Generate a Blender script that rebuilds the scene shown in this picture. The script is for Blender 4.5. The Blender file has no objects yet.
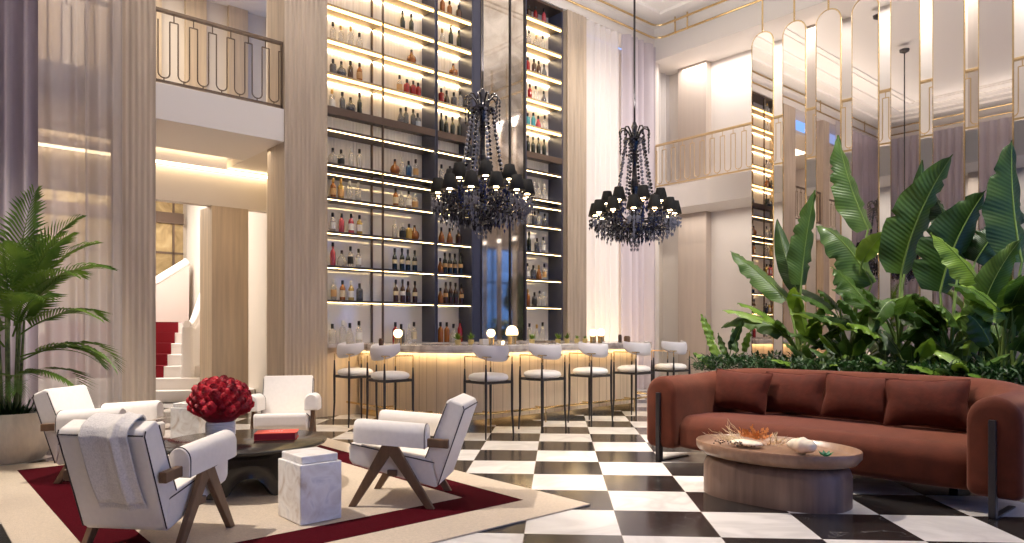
import bpy, math, random
from mathutils import Vector, Matrix
random.seed(7)
PI = math.pi
C = bpy.context.scene.collection
# ------------------------------------------------------------------ camera geometry
FPX, HZ, CH, ANG = 702.0, 329.5, 1.265, math.radians(48.66)
cc, ss = math.cos(ANG), math.sin(ANG)
def wz(px, py, Z):
    r = (px-512)/FPX*Z
    return Vector((cc*Z+ss*r, ss*Z-cc*r, CH+(HZ-py)/FPX*Z))
def at_y(px, py, y): return wz(px, py, y/(ss-cc*(px-512)/FPX))
def at_x(px, py, x): return wz(px, py, x/(cc+ss*(px-512)/FPX))
# ------------------------------------------------------------------ mesh builder
class MB:
    def __init__(s): s.v=[]; s.f=[]; s.m=[]
    def add(s, vs, fs, m=0, M=None):
        b=len(s.v)
        s.v += [tuple(M@Vector(p)) if M is not None else tuple(p) for p in vs]
        s.f += [tuple(i+b for i in f) for f in fs]; s.m += [m]*len(fs); return s
    def box(s, x0,y0,z0,x1,y1,z1, m=0, M=None):
        if x0>x1: x0,x1=x1,x0
        if y0>y1: y0,y1=y1,y0
        if z0>z1: z0,z1=z1,z0
        v=[(x0,y0,z0),(x1,y0,z0),(x1,y1,z0),(x0,y1,z0),(x0,y0,z1),(x1,y0,z1),(x1,y1,z1),(x0,y1,z1)]
        return s.add(v,[(0,3,2,1),(4,5,6,7),(0,1,5,4),(1,2,6,5),(2,3,7,6),(3,0,4,7)],m,M)
    def loft(s, rings, closed=True, caps=True, m=0, M=None, loop=False):
        n=len(rings[0]); vs=[p for r in rings for p in r]; fs=[]
        K=len(rings)
        for i in range(K if loop else K-1):
            a=i*n; b=((i+1)%K)*n
            for j in range(n if closed else n-1):
                k=(j+1)%n
                fs.append((a+j,a+k,b+k,b+j))
        if caps and closed and not loop:
            fs.append(tuple(range(n-1,-1,-1))); fs.append(tuple((K-1)*n+i for i in range(n)))
        return s.add(vs,fs,m,M)
    def tube(s, pts, r, n=8, m=0, caps=True, M=None, loop=False):
        P=[Vector(p) for p in pts]; K=len(P); rings=[]; up=None
        for i in range(K):
            if loop: t=P[(i+1)%K]-P[i-1]
            else: t=P[min(i+1,K-1)]-P[max(i-1,0)]
            if t.length<1e-9: t=Vector((0,0,1))
            t.normalize()
            if up is None:
                up=Vector((0,0,1)) if abs(t.z)<.9 else Vector((1,0,0))
            a=up-t*up.dot(t)
            if a.length<1e-6: a=t.orthogonal()
            a.normalize(); up=a; b=t.cross(a)
            rr=r[i] if isinstance(r,(list,tuple)) else r
            rings.append([P[i]+(a*math.cos(2*PI*k/n)+b*math.sin(2*PI*k/n))*rr for k in range(n)])
        return s.loft(rings,True,caps,m,M,loop)
    def lathe(s, prof, n=20, o=(0,0,0), m=0, caps=True, M=None):
        rings=[[(o[0]+r*math.cos(2*PI*k/n),o[1]+r*math.sin(2*PI*k/n),o[2]+z) for k in range(n)] for r,z in prof]
        return s.loft(rings,True,caps,m,M)
    def prism(s, poly, z0, z1, m=0, M=None, ax='z'):
        def P(a,b,h): return (a,b,h) if ax=='z' else ((h,a,b) if ax=='x' else (a,h,b))
        r0=[P(a,b,z0) for a,b in poly]; r1=[P(a,b,z1) for a,b in poly]
        return s.loft([r0,r1],True,True,m,M)
    def ball(s, c, r, m=0, n=8, k=5):
        rx,ry,rz = r if isinstance(r,(tuple,list)) else (r,r,r)
        rings=[[(c[0]+rx*math.sin(a)*math.cos(2*PI*j/n),c[1]+ry*math.sin(a)*math.sin(2*PI*j/n),c[2]-rz*math.cos(a)) for j in range(n)]
               for a in [max(.05,min(PI-.05,PI*i/k)) for i in range(k+1)]]
        return s.loft(rings,True,True,m)
    def gem(s, c, w, h, m=0):
        x,y,z=c
        v=[(x,y,z+h*.3),(x+w,y,z),(x,y+w,z),(x-w,y,z),(x,y-w,z),(x,y,z-h*.7)]
        return s.add(v,[(0,1,2),(0,2,3),(0,3,4),(0,4,1),(5,2,1),(5,3,2),(5,4,3),(5,1,4)],m)
    def build(s, name, mats, parent=None, smooth=30, bevel=0, seg=3, sub=0, loc=None, rz=0):
        me=bpy.data.meshes.new(name); me.from_pydata(s.v,[],s.f)
        if not isinstance(mats,(list,tuple)): mats=[mats]
        for q in mats: me.materials.append(q)
        if any(s.m): me.polygons.foreach_set('material_index',s.m)
        import bmesh
        b=bmesh.new(); b.from_mesh(me); bmesh.ops.recalc_face_normals(b,faces=b.faces); b.to_mesh(me); b.free()
        if smooth:
            me.polygons.foreach_set('use_smooth',[True]*len(me.polygons))
            if smooth<180: me.set_sharp_from_angle(angle=math.radians(smooth))
        me.update()
        o=bpy.data.objects.new(name,me); C.objects.link(o)
        if parent is not None: o.parent=parent
        if loc: o.location=loc
        if rz: o.rotation_euler[2]=rz
        if bevel:
            md=o.modifiers.new('b','BEVEL'); md.width=bevel; md.segments=seg; md.limit_method='ANGLE'; md.angle_limit=math.radians(40)
        if sub:
            md=o.modifiers.new('s','SUBSURF'); md.levels=sub; md.render_levels=sub
        return o
def tag(o, label=None, cat=None, group=None, kind=None):
    if label: o['label']=label
    if cat: o['category']=cat
    if group: o['group']=group
    if kind: o['kind']=kind
    return o
def thing(name, label, cat, loc=(0,0,0), rz=0, group=None):
    o=bpy.data.objects.new(name,None); C.objects.link(o); o.empty_display_size=.1
    o.location=loc; o.rotation_euler=(0,0,rz); return tag(o,label,cat,group)
def struct(mb, name, mat, **k):
    o=mb.build(name,mat,**k); o['kind']='structure'; return o
def copy_tree(o, parent=None):
    c=o.copy(); C.objects.link(c)
    if parent is not None: c.parent=parent
    for ch in list(o.children): copy_tree(ch,c)
    return c
# ------------------------------------------------------------------ materials
def newmat(name):
    m=bpy.data.materials.new(name); m.use_nodes=True; nt=m.node_tree
    return m, nt, nt.nodes['Principled BSDF'], nt.nodes['Material Output']
def N(nt,t,**k):
    n=nt.nodes.new(t)
    for a,b in k.items():
        if a in n.inputs: n.inputs[a].default_value=b
        else: setattr(n,a,b)
    return n
def L(nt,a,b): nt.links.new(a,b)
def ramp(nt, stops, fac):
    r=nt.nodes.new('ShaderNodeValToRGB'); e=r.color_ramp.elements
    while len(e)<len(stops): e.new(.5)
    for q,(p,c) in zip(e,stops): q.position=p; q.color=(*c,1)
    L(nt,fac,r.inputs[0]); return r.outputs[0]
def S(h):
    f=lambda v: v/12.92 if v<=.04045 else ((v+.055)/1.055)**2.4
    return tuple(f(int(h[i:i+2],16)/255) for i in (0,2,4))
def mat(name, col, rough=.5, metal=0, var=.0, scale=(8,8,8), bump=0, bscale=None, emit=None, es=0, trans=0, ior=1.45, coat=0, sheen=0, sub=0, detail=4, alpha=1, spec=None, sheen_col=None):
    m,nt,p,out=newmat(name)
    p.inputs['Base Color'].default_value=(*col,1); p.inputs['Roughness'].default_value=rough; p.inputs['Metallic'].default_value=metal
    p.inputs['Transmission Weight'].default_value=trans; p.inputs['IOR'].default_value=ior; p.inputs['Coat Weight'].default_value=coat
    p.inputs['Sheen Weight'].default_value=sheen; p.inputs['Alpha'].default_value=alpha
    if sheen_col: p.inputs['Sheen Tint'].default_value=(*sheen_col,1)
    if spec is not None: p.inputs['Specular IOR Level'].default_value=spec
    if sub: p.inputs['Subsurface Weight'].default_value=sub; p.inputs['Subsurface Scale'].default_value=.03
    if emit: p.inputs['Emission Color'].default_value=(*emit,1); p.inputs['Emission Strength'].default_value=es
    if var or bump:
        tc=N(nt,'ShaderNodeTexCoord'); mp=N(nt,'ShaderNodeMapping'); mp.inputs['Scale'].default_value=scale
        L(nt,tc.outputs['Object'],mp.inputs[0]); nz=N(nt,'ShaderNodeTexNoise',Scale=1.0,Detail=detail); L(nt,mp.outputs[0],nz.inputs['Vector'])
        if var:
            L(nt,ramp(nt,[(.3,tuple(max(0,c*(1-var)) for c in col)),(.7,tuple(min(1,c*(1+var)) for c in col))],nz.outputs[0]),p.inputs['Base Color'])
        if bump:
            src=nz.outputs[0]
            if bscale:
                mp2=N(nt,'ShaderNodeMapping'); mp2.inputs['Scale'].default_value=bscale; L(nt,tc.outputs['Object'],mp2.inputs[0])
                nz2=N(nt,'ShaderNodeTexNoise',Scale=1.0,Detail=3); L(nt,mp2.outputs[0],nz2.inputs['Vector']); src=nz2.outputs[0]
            bp=N(nt,'ShaderNodeBump',Strength=bump,Distance=.01); L(nt,src,bp.inputs['Height']); L(nt,bp.outputs[0],p.inputs['Normal'])
    return m
def emitter(name, col, st):
    m,nt,p,out=newmat(name); nt.nodes.remove(p); e=N(nt,'ShaderNodeEmission'); e.inputs[0].default_value=(*col,1); e.inputs[1].default_value=st
    L(nt,e.outputs[0],out.inputs[0]); return m
def floor_mat():
    m,nt,p,out=newmat('checker_marble')
    g=N(nt,'ShaderNodeNewGeometry'); mp=N(nt,'ShaderNodeMapping'); mp.inputs['Rotation'].default_value=(0,0,PI/4)
    L(nt,g.outputs['Position'],mp.inputs[0])       # rotated by 45: x' = (x-y)/sqrt2, y' = (x+y)/sqrt2
    ad=N(nt,'ShaderNodeVectorMath',operation='ADD'); ad.inputs[1].default_value=(60+.204,60-8.543,0); L(nt,mp.outputs[0],ad.inputs[0])
    sc=N(nt,'ShaderNodeVectorMath',operation='SCALE'); sc.inputs['Scale'].default_value=1/.6; L(nt,ad.outputs[0],sc.inputs[0])
    fl=N(nt,'ShaderNodeVectorMath',operation='FLOOR'); L(nt,sc.outputs[0],fl.inputs[0])
    sp=N(nt,'ShaderNodeSeparateXYZ'); L(nt,fl.outputs[0],sp.inputs[0])
    a=N(nt,'ShaderNodeMath',operation='ADD'); L(nt,sp.outputs[0],a.inputs[0]); L(nt,sp.outputs[1],a.inputs[1])
    md=N(nt,'ShaderNodeMath',operation='MODULO'); md.inputs[1].default_value=2; L(nt,a.outputs[0],md.inputs[0])
    wn=N(nt,'ShaderNodeTexWhiteNoise'); L(nt,fl.outputs[0],wn.inputs['Vector'])
    s5=N(nt,'ShaderNodeVectorMath',operation='SCALE'); s5.inputs['Scale'].default_value=30; L(nt,wn.outputs['Color'],s5.inputs[0])
    po=N(nt,'ShaderNodeVectorMath',operation='ADD'); L(nt,ad.outputs[0],po.inputs[0]); L(nt,s5.outputs[0],po.inputs[1])
    def veins(scale,w):
        n1=N(nt,'ShaderNodeTexNoise',Scale=scale,Detail=5,Distortion=1.2); L(nt,po.outputs[0],n1.inputs['Vector'])
        sb=N(nt,'ShaderNodeMath',operation='SUBTRACT'); sb.inputs[1].default_value=.5; L(nt,n1.outputs[0],sb.inputs[0])
        ab=N(nt,'ShaderNodeMath',operation='ABSOLUTE'); L(nt,sb.outputs[0],ab.inputs[0])
        mr=N(nt,'ShaderNodeMapRange'); mr.inputs[1].default_value=0; mr.inputs[2].default_value=w; mr.inputs[3].default_value=1; mr.inputs[4].default_value=0; L(nt,ab.outputs[0],mr.inputs[0]); return mr.outputs[0]
    vb=veins(1.3,.008); vw=veins(1.6,.12)
    gb=ramp(nt,[(0,(.020,.018,.018)),(.8,(.032,.029,.028)),(1,(.20,.18,.165))],vb)
    gw=ramp(nt,[(0,(.80,.77,.74)),(1,(.66,.63,.61))],vw)
    mx=N(nt,'ShaderNodeMix',data_type='RGBA'); L(nt,md.outputs[0],mx.inputs[0]); L(nt,gb,mx.inputs[6]); L(nt,gw,mx.inputs[7])
    # thin joints
    fr=N(nt,'ShaderNodeVectorMath',operation='FRACTION'); L(nt,sc.outputs[0],fr.inputs[0]); s2=N(nt,'ShaderNodeSeparateXYZ'); L(nt,fr.outputs[0],s2.inputs[0])
    l1=N(nt,'ShaderNodeMath',operation='LESS_THAN'); l1.inputs[1].default_value=.006; L(nt,s2.outputs[0],l1.inputs[0])
    l2=N(nt,'ShaderNodeMath',operation='LESS_THAN'); l2.inputs[1].default_value=.006; L(nt,s2.outputs[1],l2.inputs[0])
    mm=N(nt,'ShaderNodeMath',operation='MAXIMUM'); L(nt,l1.outputs[0],mm.inputs[0]); L(nt,l2.outputs[0],mm.inputs[1])
    m2=N(nt,'ShaderNodeMix',data_type='RGBA'); L(nt,mm.outputs[0],m2.inputs[0]); L(nt,mx.outputs[2],m2.inputs[6]); m2.inputs[7].default_value=(.3,.26,.22,1)
    L(nt,m2.outputs[2],p.inputs['Base Color']); p.inputs['Roughness'].default_value=.17
    return m
def sheer_mat(name, col, op, rough=.8):
    m,nt,p,out=newmat(name); p.inputs['Base Color'].default_value=(*col,1); p.inputs['Roughness'].default_value=rough
    p.inputs['Specular IOR Level'].default_value=.1
    tl=N(nt,'ShaderNodeBsdfTranslucent'); tl.inputs[0].default_value=(*col,1); tr=N(nt,'ShaderNodeBsdfTransparent'); tr.inputs[0].default_value=(1,.97,.95,1)
    a=N(nt,'ShaderNodeMixShader'); a.inputs[0].default_value=.45; L(nt,p.outputs[0],a.inputs[1]); L(nt,tl.outputs[0],a.inputs[2])
    b=N(nt,'ShaderNodeMixShader'); b.inputs[0].default_value=op; L(nt,tr.outputs[0],b.inputs[1]); L(nt,a.outputs[0],b.inputs[2]); L(nt,b.outputs[0],out.inputs[0]); return m
def glassy(name, col, op=.5, rough=.05):
    m,nt,p,out=newmat(name); p.inputs['Base Color'].default_value=(*col,1); p.inputs['Roughness'].default_value=rough; p.inputs['Coat Weight'].default_value=.5
    tr=N(nt,'ShaderNodeBsdfTransparent'); tr.inputs[0].default_value=(*[min(1,.25+.75*c/max(col)) for c in col],1)
    b=N(nt,'ShaderNodeMixShader'); b.inputs[0].default_value=op; L(nt,tr.outputs[0],b.inputs[1]); L(nt,p.outputs[0],b.inputs[2]); L(nt,b.outputs[0],out.inputs[0]); return m
def leaf_mat(name, c1, c2, rough=.35):
    m,nt,p,out=newmat(name)
    tc=N(nt,'ShaderNodeTexCoord'); nz=N(nt,'ShaderNodeTexNoise',Scale=3.0,Detail=3); L(nt,tc.outputs['Object'],nz.inputs['Vector'])
    c0=ramp(nt,[(.35,c1),(.65,c2)],nz.outputs[0])
    sp=N(nt,'ShaderNodeSeparateXYZ'); L(nt,tc.outputs['UV'],sp.inputs[0])
    ab=N(nt,'ShaderNodeMath',operation='MULTIPLY_ADD'); L(nt,sp.outputs[1],ab.inputs[0]); ab.inputs[1].default_value=-.10; L(nt,sp.outputs[0],ab.inputs[2])
    fq=N(nt,'ShaderNodeMath',operation='MULTIPLY'); fq.inputs[1].default_value=190; L(nt,ab.outputs[0],fq.inputs[0])
    sn=N(nt,'ShaderNodeMath',operation='SINE'); L(nt,fq.outputs[0],sn.inputs[0])
    mr=N(nt,'ShaderNodeMapRange'); mr.inputs[1].default_value=-1; mr.inputs[2].default_value=1; mr.inputs[3].default_value=.85; mr.inputs[4].default_value=1.12; L(nt,sn.outputs[0],mr.inputs[0])
    vm=N(nt,'ShaderNodeVectorMath',operation='SCALE'); L(nt,c0,vm.inputs[0]); L(nt,mr.outputs[0],vm.inputs['Scale']); col=vm.outputs[0]; L(nt,col,p.inputs['Base Color'])
    bp=N(nt,'ShaderNodeBump',Strength=.25,Distance=.004); L(nt,sn.outputs[0],bp.inputs['Height']); L(nt,bp.outputs[0],p.inputs['Normal']); p.inputs['Roughness'].default_value=rough+.08; p.inputs['Coat Weight'].default_value=.08
    tl=N(nt,'ShaderNodeBsdfTranslucent'); L(nt,col,tl.inputs[0])
    a=N(nt,'ShaderNodeMixShader'); a.inputs[0].default_value=.25; L(nt,p.outputs[0],a.inputs[1]); L(nt,tl.outputs[0],a.inputs[2]); L(nt,a.outputs[0],out.inputs[0]); return m
def marble_mat(name, stops, scale=2.0, rough=.2, metal=0, dist=1.5):
    m,nt,p,out=newmat(name); tc=N(nt,'ShaderNodeTexCoord'); nz=N(nt,'ShaderNodeTexNoise',Scale=scale,Detail=6,Distortion=dist); L(nt,tc.outputs['Object'],nz.inputs['Vector'])
    L(nt,ramp(nt,stops,nz.outputs[0]),p.inputs['Base Color']); p.inputs['Roughness'].default_value=rough; p.inputs['Metallic'].default_value=metal; return m
M={}
M['floor']=floor_mat()
M['wood']=mat('limed_oak',(.52,.42,.325),.55,var=.16,scale=(14,14,.8),bump=.08)
M['wood2']=mat('beige_oak',(.66,.53,.38),.55,var=.14,scale=(14,14,.8),bump=.08)
M['plaster']=mat('warm_plaster',(.78,.72,.67),.75,var=.02,scale=(1,1,1))
M['plaster2']=mat('cream_plaster',(.80,.73,.65),.75,var=.03,scale=(1,1,1))
M['ceil']=mat('ceiling_paint',(.84,.79,.74),.8)
M['gold']=mat('polished_brass',(.72,.54,.28),.25,1)
M['bronze']=mat('dark_bronze',(.14,.10,.08),.35,.8)
M['rail']=mat('antique_bronze',(.16,.115,.085),.4,.55)
M['rail2']=mat('satin_brass',(.62,.46,.26),.35,.8)
M['darksteel']=mat('blackened_steel',(.045,.04,.042),.4,.6)
M['navy']=mat('ink_lacquer',(.055,.06,.10),.3)
M['taupe']=mat('taupe_lacquer',(.18,.13,.11),.35,.2)
M['ribglass']=mat('pale_back_panel',(.84,.79,.76),.35,var=.08,scale=(40,1,.3))
M['mirback']=mat('silvered_back_panel',(.93,.90,.90),.08,.15,var=.03,scale=(2,2,2))
M['mirror']=mat('tinted_mirror',(.80,.74,.70),.015,1)
M['pier']=marble_mat('antiqued_mirror',[(.25,(.36,.31,.26)),(.5,(.54,.49,.44)),(.75,(.74,.69,.64))],1.6,.05,.93)
M['led']=emitter('warm_led',(1.0,.68,.25),6)
M['ledback']=emitter('warm_back_led',(1.0,.77,.46),24)
M['led2']=emitter('cove_led',(1.0,.76,.46),7)
M['bulb']=emitter('lamp_bulb',(1.0,.72,.40),22)
M['lampglow']=emitter('lamp_glass',(1.0,.72,.40),4)
M['velvetc']=mat('lavender_velvet',(.40,.33,.36),.85,var=.1,scale=(3,3,1),sheen=.3)
M['sheer']=sheer_mat('sheer_voile',(.62,.57,.58),.76)
M['sheer2']=sheer_mat('linen_voile',(.62,.56,.54),.85)
M['sheerw']=sheer_mat('white_voile',(.92,.89,.88),.80)
M['lavc']=sheer_mat('lilac_drape',(.66,.61,.66),.93)
M['rug']=mat('beige_wool',(.56,.46,.35),.95,var=.10,scale=(60,60,60),bump=.5,bscale=(140,140,140),sheen=.2)
M['rugred']=mat('oxblood_wool',(.060,.003,.007),.95,spec=.05,var=.15,scale=(60,60,60),bump=.4,bscale=(140,140,140))
M['linen']=mat('ivory_linen',(.78,.73,.68),.85,var=.03,scale=(30,30,30),bump=.15,bscale=(250,250,250),sheen=.2)
M['pipe']=mat('brown_piping',(.05,.035,.035),.6)
M['chairwood']=mat('fumed_oak',(.15,.085,.048),.45,var=.2,scale=(20,20,3),bump=.06)
M['throw']=mat('grey_wool',(.68,.64,.61),.95,var=.12,scale=(90,90,90),bump=.4,bscale=(180,180,180),sheen=.3)
M['blacktable']=mat('black_lacquer',(.014,.012,.012),.16)
M['vase']=mat('ribbed_glass',(.93,.93,.95),.08)
M['rose']=mat('red_petal',(.46,.003,.016),.5,var=.35,scale=(25,25,25),sheen=.1)
M['rose2']=mat('dark_red_petal',(.25,.002,.012),.5,var=.3,scale=(25,25,25))
M['stem']=mat('stem_green',(.05,.12,.03),.5)
M['bookred']=mat('red_book_cloth',(.62,.07,.045),.5,var=.05,scale=(20,20,20))
M['bookdark']=mat('maroon_book_cloth',(.30,.012,.03),.55)
M['page']=mat('page_paper',(.55,.25,.22),.8)
M['alab']=marble_mat('alabaster',[(.28,(.60,.50,.42)),(.40,(.78,.74,.71)),(.55,(.90,.88,.86)),(.68,(.66,.65,.67)),(.8,(.86,.84,.83))],5,.25)
M['velvet']=mat('rust_velvet',(.078,.0165,.0075),.7,var=.18,scale=(9,9,9),bump=.12,bscale=(60,60,60),spec=.12,sheen=.34,sheen_col=(1.,.55,.42))
M['velvetp']=mat('chestnut_velvet',(.055,.0085,.004),.7,spec=.15,var=.25,scale=(14,14,14),bump=.25,bscale=(26,26,26),sheen=.2,sheen_col=(1.,.5,.38))
M['walnut']=mat('walnut',(.17,.105,.08),.38,var=.28,scale=(16,16,1.6),bump=.05,detail=6)
M['walnuttop']=mat('walnut_tray',(.27,.155,.10),.3,var=.2,scale=(3,22,16),detail=6)
M['barfront']=mat('bleached_oak',(.58,.46,.34),.5,var=.12,scale=(12,12,.7),bump=.04)
M['barstone']=marble_mat('grey_marble',[(.3,(.26,.21,.19)),(.5,(.55,.49,.46)),(.7,(.72,.67,.63))],3,.15)
M['white_up']=mat('white_upholstery',(.82,.78,.75),.8,bump=.08,bscale=(90,90,90),sheen=.15)
M['lilac_up']=mat('grey_lilac_upholstery',(.60,.57,.60),.8,sheen=.2)
M['black_glass']=mat('black_crystal',(.012,.012,.022),.06,coat=.6,spec=.8)
M['clear_crystal']=mat('smoky_crystal',(.16,.16,.20),.05,coat=.8,spec=1.0)
M['shade']=mat('black_silk',(.010,.009,.009),.8)
M['pot']=mat('cream_stone_pot',(.80,.71,.60),.75,var=.08,scale=(20,20,6),bump=.3,bscale=(40,40,12))
M['soil']=mat('soil',(.035,.025,.015),.9,var=.3,scale=(40,40,40),bump=.5)
M['leafd']=leaf_mat('deep_leaf',(.014,.044,.007),(.036,.085,.014))
M['leafm']=leaf_mat('mid_leaf',(.034,.080,.011),(.078,.150,.022))
M['leafl']=leaf_mat('lime_leaf',(.095,.190,.014),(.190,.300,.030))
M['rib']=mat('leaf_rib',(.16,.24,.06),.45)
M['palm']=leaf_mat('palm_leaf',(.045,.110,.012),(.150,.240,.030),.45)
M['cover']=leaf_mat('fern_leaf',(.008,.034,.008),(.022,.070,.014),.4)
M['carpet']=mat('crimson_carpet',(.22,.006,.014),.95)
M['white']=mat('white_plaster',(.84,.79,.75),.6)
M['planter']=mat('planter_plaster',(.55,.47,.40),.7)
M['goldtile']=marble_mat('gold_leaf',[(.3,(.24,.17,.08)),(.6,(.42,.31,.16)),(.8,(.52,.42,.25))],3,.35,.5)
M['terracotta']=mat('herb_pot',(.60,.48,.20),.6)
M['steelw']=mat('window_frame_bronze',(.06,.05,.05),.4,.6)
M['glass']=glassy('window_glass',(.9,.93,.97),.08,.02)
M['dry']=mat('dried_grass',(.66,.50,.30),.8)
M['dryorange']=mat('amber_leaf',(.50,.16,.03),.6)
M['shell']=mat('cream_shell',(.80,.70,.56),.4,var=.12,scale=(25,25,25))
# ================================================================== SETTING
M['wood3']=mat('taupe_panel',(.58,.49,.42),.6,var=.05,scale=(10,10,.8))
M['pinkplaster']=mat('blush_plaster',(.72,.60,.56),.7)
XL, YB, XR, HC = -1.35, 9.43, 12.45, 7.95
YW = -2.4
struct(MB().box(XL-.4,YW-.3,-.15,14.2,17.0,0),'floor',M['floor'],smooth=0)
# ceiling with stepped border
b=MB().box(XL-.4,YW-.3,HC,14.2,YB,HC+.2)
for k,(d,h) in enumerate(((.55,.16),(.85,.10),(1.15,.05))):
    b.box(XL,YB-d,HC-h,XR,YB,HC); b.box(XR-d,YW,HC-h,XR,YB-d,HC); b.box(XL,YW,HC-h,XL+d,YB-d,HC)
struct(b,'ceiling',M['ceil'],smooth=0)
# inner ceiling frame mould
b=MB()
for d in (1.55,1.72):
    b.box(XL+d,YB-d-.05,HC-.035,XR-d,YB-d,HC+.01); b.box(XR-d-.05,YW+d,HC-.035,XR-d,YB-d,HC+.01); b.box(XL+d,YW+d,HC-.035,XL+d+.05,YB-d,HC+.01)
struct(b,'trim_1',M['ceil'],smooth=0)
def fluted(x0,y0,x1,y1,z0,z1,pitch=.062,dep=.013,faces='-y-x+x'):
    P=[]
    def edge(ax,a0,a1,fix,out):
        n=max(1,round(abs(a1-a0)/pitch))
        for i in range(n):
            for t in (0,.12,.3,.5,.7,.88):
                q=a0+(a1-a0)*(i+t)/n; d=-dep*math.sin(PI*min(1,max(0,(t-.12)/.76)))*out if t>=.12 else 0
                P.append((q,fix+d) if ax=='x' else (fix+d,q))
    if '-y' in faces: edge('x',x0,x1,y0,-1)
    else: P.append((x0,y0))
    if '+x' in faces: edge('y',y0,y1,x1,1)
    else: P.append((x1,y0))
    P.append((x1,y1))
    P.append((x0,y1))
    if '-x' in faces:
        n=max(1,round((y1-y0)/pitch))
        pts=[]
        for i in range(n):
            for t in (.12,.3,.5,.7,.88,1):
                q=y1+(y0-y1)*(i+t)/n; d=dep*math.sin(PI*min(1,max(0,(t-.12)/.76))) if t<1 else 0
                pts.append((x0+d,q))
        P+=pts[:-1]
    return MB().prism(P,z0,z1)
# pillars of the back wall
X0,X1,X2,X3,X4,X5=2.02,2.42,4.07,4.715,9.66,10.21
HB=7.40
struct(fluted(X0,YB-.03,X1,YB+.42,0,HB),'pillar_1',M['wood'],smooth=50)
struct(fluted(X2,YB-.02,X3,YB+.58,0,HB),'pillar_2',M['wood'],smooth=50)
struct(fluted(X4+.02,YB-.04,X5,YB+.42,0,HB,pitch=.11),'pillar_3',M['wood'],smooth=50)
struct(fluted(12.44,YB+.02,12.62,YB+.6,0,HB),'pillar_4',M['plaster'],smooth=50)
# header above everything on the back wall
b=MB().box(XL-.4,YB,HB,XR+.2,YB+.5,HC+.2)
struct(b,'wall_back',M['plaster'],smooth=0)
# back of the bar (solid) and behind curtains
struct(MB().box(X3,9.86,0,X4+.02,10.0,HB),'wall_bar',M['plaster'],smooth=0)
struct(MB().box(X5,YB+.55,0,12.62,YB+.7,HB),'wall_drapery',M['plaster2'],smooth=0)
# left wall + window wall behind the camera
struct(MB().box(XL-.4,YW-.3,0,XL-.15,17,HC+.2),'wall_left',M['plaster'],smooth=0)
b=MB()
xs=[XL]+[XL+.5+i*3.35 for i in range(5)]
for i,x in enumerate([0.0,3.3,6.6,9.9,12.6]): b.box(x-.35 if i else XL-.15,YW-.3,0,x+.35,YW,HC)
b.box(XL-.15,YW-.3,4.5,14.2,YW,HC)
struct(b,'wall_front',M['plaster'],smooth=0)
for i in range(4):
    x0=.35+3.3*i; x1=x0+2.6 if i<3 else 12.25
    w=MB().box(x0,YW-.2,0,x0+.06,YW-.1,4.5).box(x1-.06,YW-.2,0,x1,YW-.1,4.5).box(x0,YW-.2,4.44,x1,YW-.1,4.5).box(x0,YW-.2,0,x1,YW-.1,.06)
    w.box((x0+x1)/2-.03,YW-.2,0,(x0+x1)/2+.03,YW-.1,4.5).box(x0,YW-.2,3.1,x1,YW-.1,3.17)
    o=struct(w,'window_%d'%(i+1),M['steelw'],smooth=0)
    MB().box(x0+.06,YW-.16,.06,x1-.06,YW-.15,4.44).build('pane',M['glass'],o,smooth=0)
# mezzanine to the left
ZS0,ZS1=3.88,4.33
b=MB().box(XL-.2,YB+.05,ZS0,X0,10.9,ZS1).box(X0,YB+.42,ZS0,X1,10.9,ZS1).box(X1,YB,ZS0,X2,10.9,ZS1).box(XL-.2,10.9,ZS0+.15,4.9,12.9,ZS1)
struct(b,'floor_mezzanine',M['white'],smooth=0)
struct(MB().box(XL-.2,11.65,3.26,7.5,11.85,3.80),'beam_bulkhead',M['plaster2'],smooth=0)
struct(MB().box(XL-.2,12.9,4.5,7.5,17,4.6).box(X3-.65,10.01,3.88,7.5,11.65,4.0),'ceiling_lobby',M['plaster2'],smooth=0)
t=tag(MB().box(XL,11.55,3.81,7.4,11.64,3.84).build('cove_light',M['led2'],smooth=0),'glowing warm cove light strip above the lobby bulkhead beyond the left opening','cove light')
struct(MB().box(3.83,11.66,0,4.42,12.24,3.26).box(3.80,11.66,0,4.45,12.27,.10),'column_lobby',M['wood2'],smooth=0)
for i in range(9):
    pass
struct(MB().box(XL-.2,12.7,ZS1,7.5,12.9,HB),'wall_mezzanine',M['plaster2'],smooth=0)
# panelled relief of mezzanine wall
b=MB()
for i in range(11):
    x=-.6+i*.72
    b.box(x,12.62,ZS1,x+.34,12.7,HB)
struct(b,'trim_2',M['wood2'],smooth=0)
struct(MB().box(XL-.2,YB+.5,7.0,7.5,12.9,7.1),'ceiling_mezzanine',M['ceil'],smooth=0)
struct(MB().box(4.72,10.0,0,4.9,11.65,HB).box(4.9,11.65,0,5.0,17,4.5),'wall_passage',M['plaster2'],smooth=0)
struct(MB().box(XL-.2,16.6,0,7.5,16.8,4.5),'wall_lobby',M['plaster2'],smooth=0)
# gold panelled wall behind the stairs
o=thing('gilded_wall_panel','gold leaf tiled wall panels with dark grid behind the white staircase','wall panel',(3.1,16.49,0))
MB().box(-4.0,0,1.5,1.7,.1,4.4).build('gold_tiles',M['goldtile'],o,smooth=0)
g=MB()
for i in range(11): g.box(-4+.55*i-.02,-.03,1.5,-4+.55*i+.02,0,4.4)
g.box(-4,-.03,2.92,1.7,0,2.96)
g.build('grid_bars',M['bronze'],o,smooth=0)
MB().box(-4,-.06,3.58,1.7,0,3.82).build('dark_beam',M['bronze'],o,smooth=0)
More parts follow.
